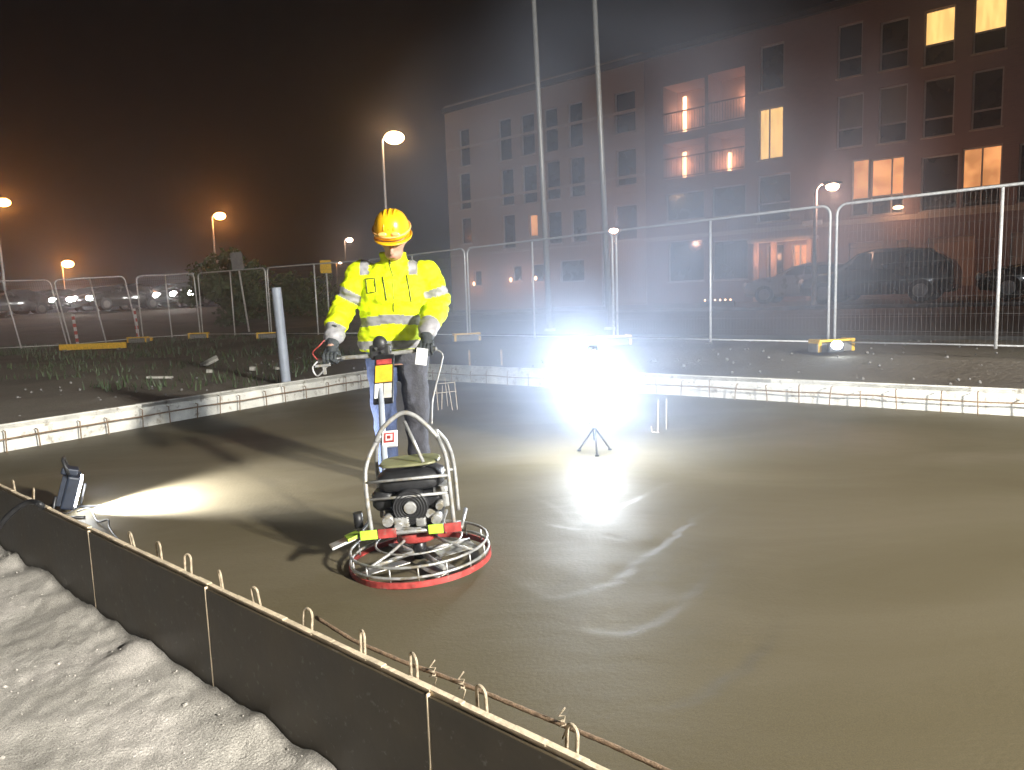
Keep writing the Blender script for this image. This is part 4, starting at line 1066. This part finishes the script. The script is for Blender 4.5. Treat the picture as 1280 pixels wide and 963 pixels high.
# ------------------------------------------------------------------ person
def remesh(mb, vox, it=6, name='m', fac=.5):
    me = bpy.data.meshes.new('tmp'); bmesh.ops.recalc_face_normals(mb.bm, faces=mb.bm.faces); mb.bm.to_mesh(me); mb.bm.free()
    o = bpy.data.objects.new('tmp', me); C.objects.link(o)
    r = o.modifiers.new('r', 'REMESH'); r.mode = 'VOXEL'; r.voxel_size = vox; r.use_smooth_shade = True
    s = o.modifiers.new('s', 'SMOOTH'); s.iterations = it; s.factor = fac
    dg = bpy.context.evaluated_depsgraph_get(); dg.update()
    me2 = bpy.data.meshes.new_from_object(o.evaluated_get(dg)); me2.name = name
    bpy.data.objects.remove(o); bpy.data.meshes.remove(me)
    me2.materials.clear()
    return me2
YP = 4.86
feet = P(500, 603, 0); feet = Vector((feet.x, feet.y, 0)); YP = feet.y
print('person Y', YP, feet)
def A(px, py, dy=0): return PD(px, py, YP+dy)-feet
sL, sR = A(452,341,-.08), A(534,341,-.08)
eL, eR = A(430,384,-.10), A(548,380,-.08)
wL, wR = A(416,420,-.36), A(534,414,-.36)
gripL = PD(413, 448, YH-.02)-feet; gripR = PD(533, 437.5, YH-.02)-feet
neck = A(492,328,-.1); headc = A(491,296.5,-.21)
hipL, hipR = A(476,446,0), A(516,446,0)
kL, kR = A(481,525,-.07), A(521,520,-.03)
aL, aR = Vector((A(487,600).x,-.02,.10)), Vector((A(524,597).x,.04,.10))
chest = A(494,365,-.06); waist = A(494,405,-.02)
# body
mb = MB()
tilt = Matrix.Rotation(math.radians(33), 3, 'X')
mb.sph(headc, (.078,.1,.116), 24, tilt)
mb.sph(headc+tilt@Vector((0,-.046,-.085)), (.058,.056,.052), 20, tilt)
mb.limb(neck+Vector((0,.02,-.05)), headc+Vector((0,.03,-.05)), .062, .058)
mb.sph(headc+tilt@Vector((0,-.112,-.032)), (.014,.022,.026), 12, tilt)
mb.sph(headc+tilt@Vector((0,-.124,-.047)), (.02,.015,.013), 12, tilt)
for sx_ in (-1,1):
    mb.sph(headc+tilt@Vector((sx_*.08,.005,-.015)), (.012,.02,.032), 12, tilt)
    mb.sph(headc+tilt@Vector((sx_*.03,-.09,.012)), (.018,.012,.008), 10, tilt)
mb.sph(headc+tilt@Vector((0,-.1,-.08)), (.026,.012,.01), 12, tilt)
mb.loft([(hipL.lerp(hipR,.5)+Vector((0,0,-.05)),.15,.1),(waist,.15,.1),(chest,.18,.11),(neck+Vector((0,.02,-.04)),.12,.07)], 24)
for s_, e_, w_, g_ in ((sL,eL,wL,gripL),(sR,eR,wR,gripR)):
    mb.limb(s_, e_, .055, .045); mb.limb(e_, w_, .043, .03); mb.limb(w_, w_.lerp(g_,.5), .03, .032)
for h_, k_, a_ in ((hipL,kL,aL),(hipR,kR,aR)):
    mb.limb(h_, k_, .08, .058); mb.limb(k_, a_, .055, .04); mb.limb(a_, a_+Vector((0,-.14,-.05)), .04, .035)
me = remesh(mb, .009, 4, 'person'); me.materials.append(M['skin'])
person = bpy.data.objects.new('person', me); C.objects.link(person); person.location = feet
tag(person, 'worker in yellow hard hat and fluorescent jacket, head bowed, gripping the trowel handlebar', 'person')
# eyes, brows: simple dark shapes as separate child "face_features" are avoided; hair
mb = MB(); mb.sph(headc+tilt@Vector((0,.03,.0)), (.078,.078,.085), 24, tilt); me = remesh(mb, .012, 2, 'hair'); me.materials.append(M['hair'])
o = bpy.data.objects.new('hair', me); C.objects.link(o); o.parent = person
for sx_ in (-1,1):
    mb = MB(); mb.sph(headc+tilt@Vector((sx_*.03,-.093,.0)), (.012,.008,.006), 12, tilt); mb.build('eye', 'seam', person)
mb = MB(); mb.sph(headc+tilt@Vector((0,-.113,-.08)), (.024,.006,.004), 12, tilt); mb.build('lips', M['rededge'] if False else mat('lips',(.4,.17,.14),.5), person)
# jacket
mb = MB()
cen = lambda px, py, dy=0: A(px, py, dy)
mb.loft([(cen(491,437,.0),.215,.15),(cen(492,425,.0),.228,.16),(cen(494,405,-.03),.232,.165),(cen(495,385,-.05),.235,.165),(cen(495,362,-.07),.235,.155),(cen(494,347,-.07),.22,.135),(cen(493,337,-.07),.185,.115),(cen(492,328,-.08),.13,.09)], 32, 2.5)
mb.sph(sL+Vector((.015,0,-.01)), (.095,.09,.085), 18); mb.sph(sR+Vector((-.015,0,-.01)), (.095,.09,.085), 18)
for s_, e_, w_ in ((sL,eL,wL),(sR,eR,wR)):
    mb.limb(s_, e_, .088, .078); mb.limb(e_, w_, .076, .062)
    d = (w_-e_)
    for t in (.1,.35,.62): mb.sph(e_+d*t+Vector((0,-.01,0)), .08-.012*t, 14)
    mb.sph(s_.lerp(e_,.5)+Vector((0,-.012,.0)), .089, 14)
mb.loft([(neck+Vector((0,.0,-.05)),.105,.095),(neck+Vector((0,-.01,.0)),.085,.082),(neck+Vector((0,-.025,.06)),.082,.082)], 24)
jm = remesh(mb, .0085, 5, 'jacket')
# wrinkles: displace along normal by noise
bm = bmesh.new(); bm.from_mesh(jm); bm.normal_update()
for v in bm.verts:
    p = v.co
    w = noise.noise(Vector((p.x*9, p.y*7, p.z*17)))*.016+noise.noise(Vector((p.x*22+5, p.y*20, p.z*34)))*.007+.006*abs(noise.noise(Vector((p.x*14+p.z*9, p.y*10, p.z*16-p.x*8))))
    # folds near elbows & waist
    for e_ in (eL, eR):
        dd = (p-e_).length
        if dd < .15: w += .008*math.sin(p.z*150+p.x*40)*(1-dd/.15)
    v.co = p+v.normal*w
bm.normal_update()
torso_line = lambda z: True
hemz = A(492,430).z; bandz = A(494,400).z
# trim: remove bottom below hem
for f in bm.faces:
    c = f.calc_center_median(); mi = 0
    best = None
    for s_, e_, w_, sd in ((sL,eL,wL,'L'),(sR,eR,wR,'R')):
        for a, b, seg in ((s_,e_,0),(e_,w_,1)):
            d = b-a; t = max(0, min(1, (c-a).dot(d)/d.length_squared)); q = a+d*t; dist = (c-q).length
            if dist < .108 and (best is None or dist < best[0]): best = (dist, seg, t, sd)
    inner = abs(c.x-(A(494,380).x)) < .185 
    if best and not (inner and best[1] == 0 and best[0] > .1):
        _, seg, t, sd = best
        if seg == 0 and .55 < t < .80: mi = 1
        if seg == 1 and t > .80: mi = 1
        if seg == 0 and t < .2 and best is None: mi = 1
    if mi == 0 and abs(c.x-A(494,400).x) < .27 and c.z < A(494,388).z:
        zz = c.z + .10*abs(c.x-A(494,400).x)-.012
        armd = min((c-eL.lerp(wL, t_)).length for t_ in (0,.3,.6,1)), min((c-eR.lerp(wR, t_)).length for t_ in (0,.3,.6,1))
        if min(armd) > .085:
            if abs(zz-bandz) < .03: mi = 1
            if abs(c.z-hemz) < .028: mi = 1
    # shoulder straps
    for px in (461, 520):
        x = A(px,335).x; slant = (A(494,335).x-x)*-.0
        if abs(c.x-x) < .028 and c.z > A(px,345).z and c.z < A(px,316).z and abs(c.x-A(492,330).x) > .08: mi = 1
    f.material_index = mi; f.smooth = True
bm.to_mesh(jm); 
jm.materials.append(M['hivis']); jm.materials.append(M['reflective'])
bvh = BVHTree.FromBMesh(bm); bm.free()
jacket = bpy.data.objects.new('jacket', jm); C.objects.link(jacket); jacket.parent = person
def onj(px, py, lift=.003):
    o_ = CAM-feet; d = ray(px, py).normalized(); h, n_, i_, dist = bvh.ray_cast(o_, d)
    return (h-d*lift) if h else A(px, py, -.2)
def jl(name, pxs, r, closed=False):
    pts = []
    for (a, b) in zip(pxs, pxs[1:]+([pxs[0]] if closed else [])):
        for k in range(5): pts.append(onj(a[0]+(b[0]-a[0])*k/5, a[1]+(b[1]-a[1])*k/5))
    if not closed: pts.append(onj(*pxs[-1]))
    MB().tube(pts, r, 6, closed=closed).build(name, 'seam', jacket)
jl('zip', [(478,346),(480,358),(483,376)], .0035); jl('zip', [(508,344),(511,360),(514,378)], .0035)
jl('pocket_outline', [(457,349),(468,348),(470,365),(459,367)], .003, True)
jl('front_zip', [(486,322),(487,332),(491,345),(492,390)], .0022)
jl('collar_edge', [(484,318),(486,323),(488,330)], .005)
# trousers
mb = MB()
mb.loft([(hipL.lerp(hipR,.5)+Vector((0,0,-.04)),.17,.13),(waist+Vector((0,.02,-.06)),.17,.13)], 24)
for h_, k_, a_ in ((hipL,kL,aL),(hipR,kR,aR)):
    mb.limb(h_, k_, .105, .082); mb.limb(k_, a_+Vector((0,.01,.02)), .08, .07)
tm = remesh(mb, .011, 5, 'trousers'); bm = bmesh.new(); bm.from_mesh(tm); bm.normal_update(); mid = (hipL.x+hipR.x)/2
for v in bm.verts:
    p = v.co; v.co = p+v.normal*(noise.noise(Vector((p.x*11,p.y*9,p.z*13)))*.013+.004*math.sin(p.z*90+p.x*30)*max(0,1-abs(p.z-.12)/.15))
for f in bm.faces:
    c = f.calc_center_median(); f.smooth = True; f.material_index = 1 if c.x > mid+.005 else 0
bm.to_mesh(tm); bm.free(); tm.materials.append(M['jean']); tm.materials.append(M['greyt'])
o = bpy.data.objects.new('trousers', tm); C.objects.link(o); o.parent = person
# boots
for a_ in (aL, aR):
    mb = MB(); mb.limb(a_+Vector((0,.02,.06)), a_+Vector((0,.02,-.02)), .055, .055); mb.limb(a_+Vector((0,.03,-.055)), a_+Vector((0,-.15,-.06)), .042, .042)
    me = remesh(mb, .01, 3, 'boot'); me.materials.append(M['boot']); o = bpy.data.objects.new('boot', me); C.objects.link(o); o.parent = person
    for v in me.vertices:
        if v.co.z < .004: v.co.z = .004
# gloves with five fingers round the grip
gd = (PD(546,436,YH-.02)-PD(398,451,YH-.02)).normalized()
for w_, g_, sd in ((wL,gripL,-1),(wR,gripR,1)):
    mb = MB(); palm = g_+Vector((0,.038,.032))
    mb.limb(w_.lerp(palm,-.22), w_.lerp(palm,.5), .05, .042); mb.limb(w_.lerp(palm,.4), palm+Vector((0,0,.01)), .036, .03)
    mb.box(palm, (.09,.035,.05), Matrix.Rotation(-.6,3,'X'), .012)
    for k in range(4):
        c0 = g_+gd*((k-1.5)*.023*sd); r = .0105-.0008*(k == 3); Lk = (1,1.06,1,.86)[k]
        pts = []
        for j in range(6):
            th = math.radians(60+j*42*Lk); pts.append(c0+Vector((0, math.cos(th)*.031, math.sin(th)*.031)))
        mb.tube(pts, [r*1.1,r*1.1,r,r,r*.95,r*.85], 8); mb.sph(pts[-1], r*.85, 8); mb.sph(pts[2], r*1.12, 8)
    tpts = [palm-gd*sd*.04, g_-gd*sd*.05+Vector((0,.02,.015)), g_-gd*sd*.045+Vector((0,-.012,-.024)), g_-gd*sd*.025+Vector((0,-.032,-.016))]
    mb.tube(tpts, [.014,.013,.0115,.010], 8); mb.sph(tpts[-1], .010, 8)
    me = remesh(mb, .0035, 2, 'glove'); me.materials.append(M['glove']); o = bpy.data.objects.new('glove', me); C.objects.link(o); o.parent = person
# helmet
hm_ = headc+tilt@Vector((0,.0,.042)); ht = Matrix.Rotation(math.radians(27), 3, 'X')
def HP(v): return hm_+ht@Vector(v)
mb = MB(); secs = []
for k in range(13):
    t = k/12; z = .14*math.sin(t*PI/2*.985); r = math.cos(t*PI/2*.985)**.62
    secs.append((HP((0,.0,z-.012)), .112*r, .132*r, ht))
mb.loft(secs, 36, 2.1)
hel = mb.build('helmet', 'helmet', person)
mb = MB(); secs = [(HP((.006,-.010,-.020)),.115,.144,ht),(HP((.006,-.012,-.024)),.119,.157,ht),(HP((.006,-.012,-.029)),.118,.156,ht),(HP((0,-.0,-.025)),.1,.12,ht)]
mb.loft(secs, 36, 2.1, cap=False); mb.build('brim', 'helmet', hel)
for xk in (-.03,0,.03):
    mb = MB(); mb.tube([HP((xk,-.132*math.cos(t)*(1-.0*abs(xk)), .144*math.sin(t)-.012+.002-abs(xk)*.12)) for t in [math.radians(a) for a in range(25,150,12)]], .006, 8); mb.build('shell_ridge', 'helmet', hel)
mb = MB(); mb.tube([HP((.116*math.cos(a), .137*math.sin(a), .022+.012*math.sin(a*1)-.0)) for a in [2*PI*k/40 for k in range(40)]], .0065, 8, closed=True); st_ = mb.build('goggle_strap', mat('pale strap',(.8,.42,.12),.5), hel)
gm = mat('clear goggles',(.9,.5,.15),.15,0,.1,10,coat=.5)
for sx_ in (-1,1): MB().sph(HP((sx_*.04,-.127,.028)), (.03,.012,.014), 14, ht).build('goggle_lens', gm, st_)
# ------------------------------------------------------------------ haze, world
mb = MB(); mb.box((0, 60, 24), (640, 760, 50)); hz = mb.build('haze', bpy.data.materials.new('haze air')); tag(hz, 'thin night haze in the air', 'haze', kind='stuff')
hm2 = hz.data.materials[0]; hm2.use_nodes = True; nt = hm2.node_tree
for n_ in list(nt.nodes):
    if n_.type == 'BSDF_PRINCIPLED': nt.nodes.remove(n_)
vol = nt.nodes.new('ShaderNodeVolumePrincipled'); vol.inputs['Density'].default_value = .0052; vol.inputs['Color'].default_value = (.82,.88,1,1); vol.inputs['Anisotropy'].default_value = .87
nt.links.new(vol.outputs[0], nt.nodes['Material Output'].inputs['Volume'])
hz.display_type = 'WIRE'
# soft-edged local volume, added round the work lamp to imitate its glare bloom
mc = Vector((1.05, 6.2, 1.35))
mb = MB(); mb.sph((0,0,0), 1.0, 32); bloom_mist = mb.build('bloom_mist', bpy.data.materials.new('lamp mist'), loc=mc); bloom_mist.scale = (2.7, 1.95, 2.6)
tag(bloom_mist, 'pale volume added for the glare bloom round the work lamp', 'bloom_mist', kind='stuff')
mm = bloom_mist.data.materials[0]; mm.use_nodes = True; nt = mm.node_tree
for n_ in list(nt.nodes):
    if n_.type == 'BSDF_PRINCIPLED': nt.nodes.remove(n_)
tcn = nt.nodes.new('ShaderNodeTexCoord'); ln = nt.nodes.new('ShaderNodeVectorMath'); ln.operation = 'LENGTH'; nt.links.new(tcn.outputs['Object'], ln.inputs[0])
mr_ = nt.nodes.new('ShaderNodeMapRange'); mr_.inputs['From Min'].default_value = 1; mr_.inputs['From Max'].default_value = .0; nt.links.new(ln.outputs['Value'], mr_.inputs['Value'])
nn = nt.nodes.new('ShaderNodeTexNoise'); nn.inputs['Scale'].default_value = 2.4; nn.inputs['Detail'].default_value = 3; nt.links.new(tcn.outputs['Object'], nn.inputs['Vector'])
nr = nt.nodes.new('ShaderNodeMapRange'); nr.inputs['From Min'].default_value = .35; nr.inputs['From Max'].default_value = .65; nr.inputs['To Min'].default_value = .08; nr.inputs['To Max'].default_value = 2.0; nt.links.new(nn.outputs['Fac'], nr.inputs['Value'])
mu = nt.nodes.new('ShaderNodeMath'); mu.operation = 'MULTIPLY'; nt.links.new(mr_.outputs[0], mu.inputs[0]); nt.links.new(nr.outputs[0], mu.inputs[1])
mu2 = nt.nodes.new('ShaderNodeMath'); mu2.operation = 'MULTIPLY'; mu2.inputs[1].default_value = .42; nt.links.new(mu.outputs[0], mu2.inputs[0])
v2 = nt.nodes.new('ShaderNodeVolumePrincipled'); v2.inputs['Color'].default_value = (.66,.78,1,1); v2.inputs['Anisotropy'].default_value = .45
nt.links.new(mu2.outputs[0], v2.inputs['Density']); nt.links.new(v2.outputs[0], nt.nodes['Material Output'].inputs['Volume'])
w = bpy.data.worlds.new('World'); sc.world = w; w.use_nodes = True
N, L = w.node_tree.nodes, w.node_tree.links
sky = N.new('ShaderNodeTexSky'); sky.sky_type = 'NISHITA'; sky.sun_disc = False; sky.sun_elevation = math.radians(-4); sky.sun_rotation = math.radians(200)
tn = N.new('ShaderNodeMix'); tn.data_type = 'RGBA'; tn.blend_type = 'MULTIPLY'; tn.inputs['Factor'].default_value = 1; tn.inputs[7].default_value = (1,.75,.62,1)
L.new(sky.outputs[0], tn.inputs[6]); L.new(tn.outputs[2], N['Background'].inputs['Color']); N['Background'].inputs['Strength'].default_value = .02
sc.view_settings.view_transform = 'Standard'; sc.view_settings.look = 'None'; sc.view_settings.gamma = 1; sc.view_settings.exposure = 0
sc.cycles.use_denoising = True; sc.cycles.max_bounces = 6; sc.cycles.volume_bounces = 1; sc.cycles.sample_clamp_indirect = 6
sc.cycles.caustics_reflective = False; sc.cycles.caustics_refractive = False
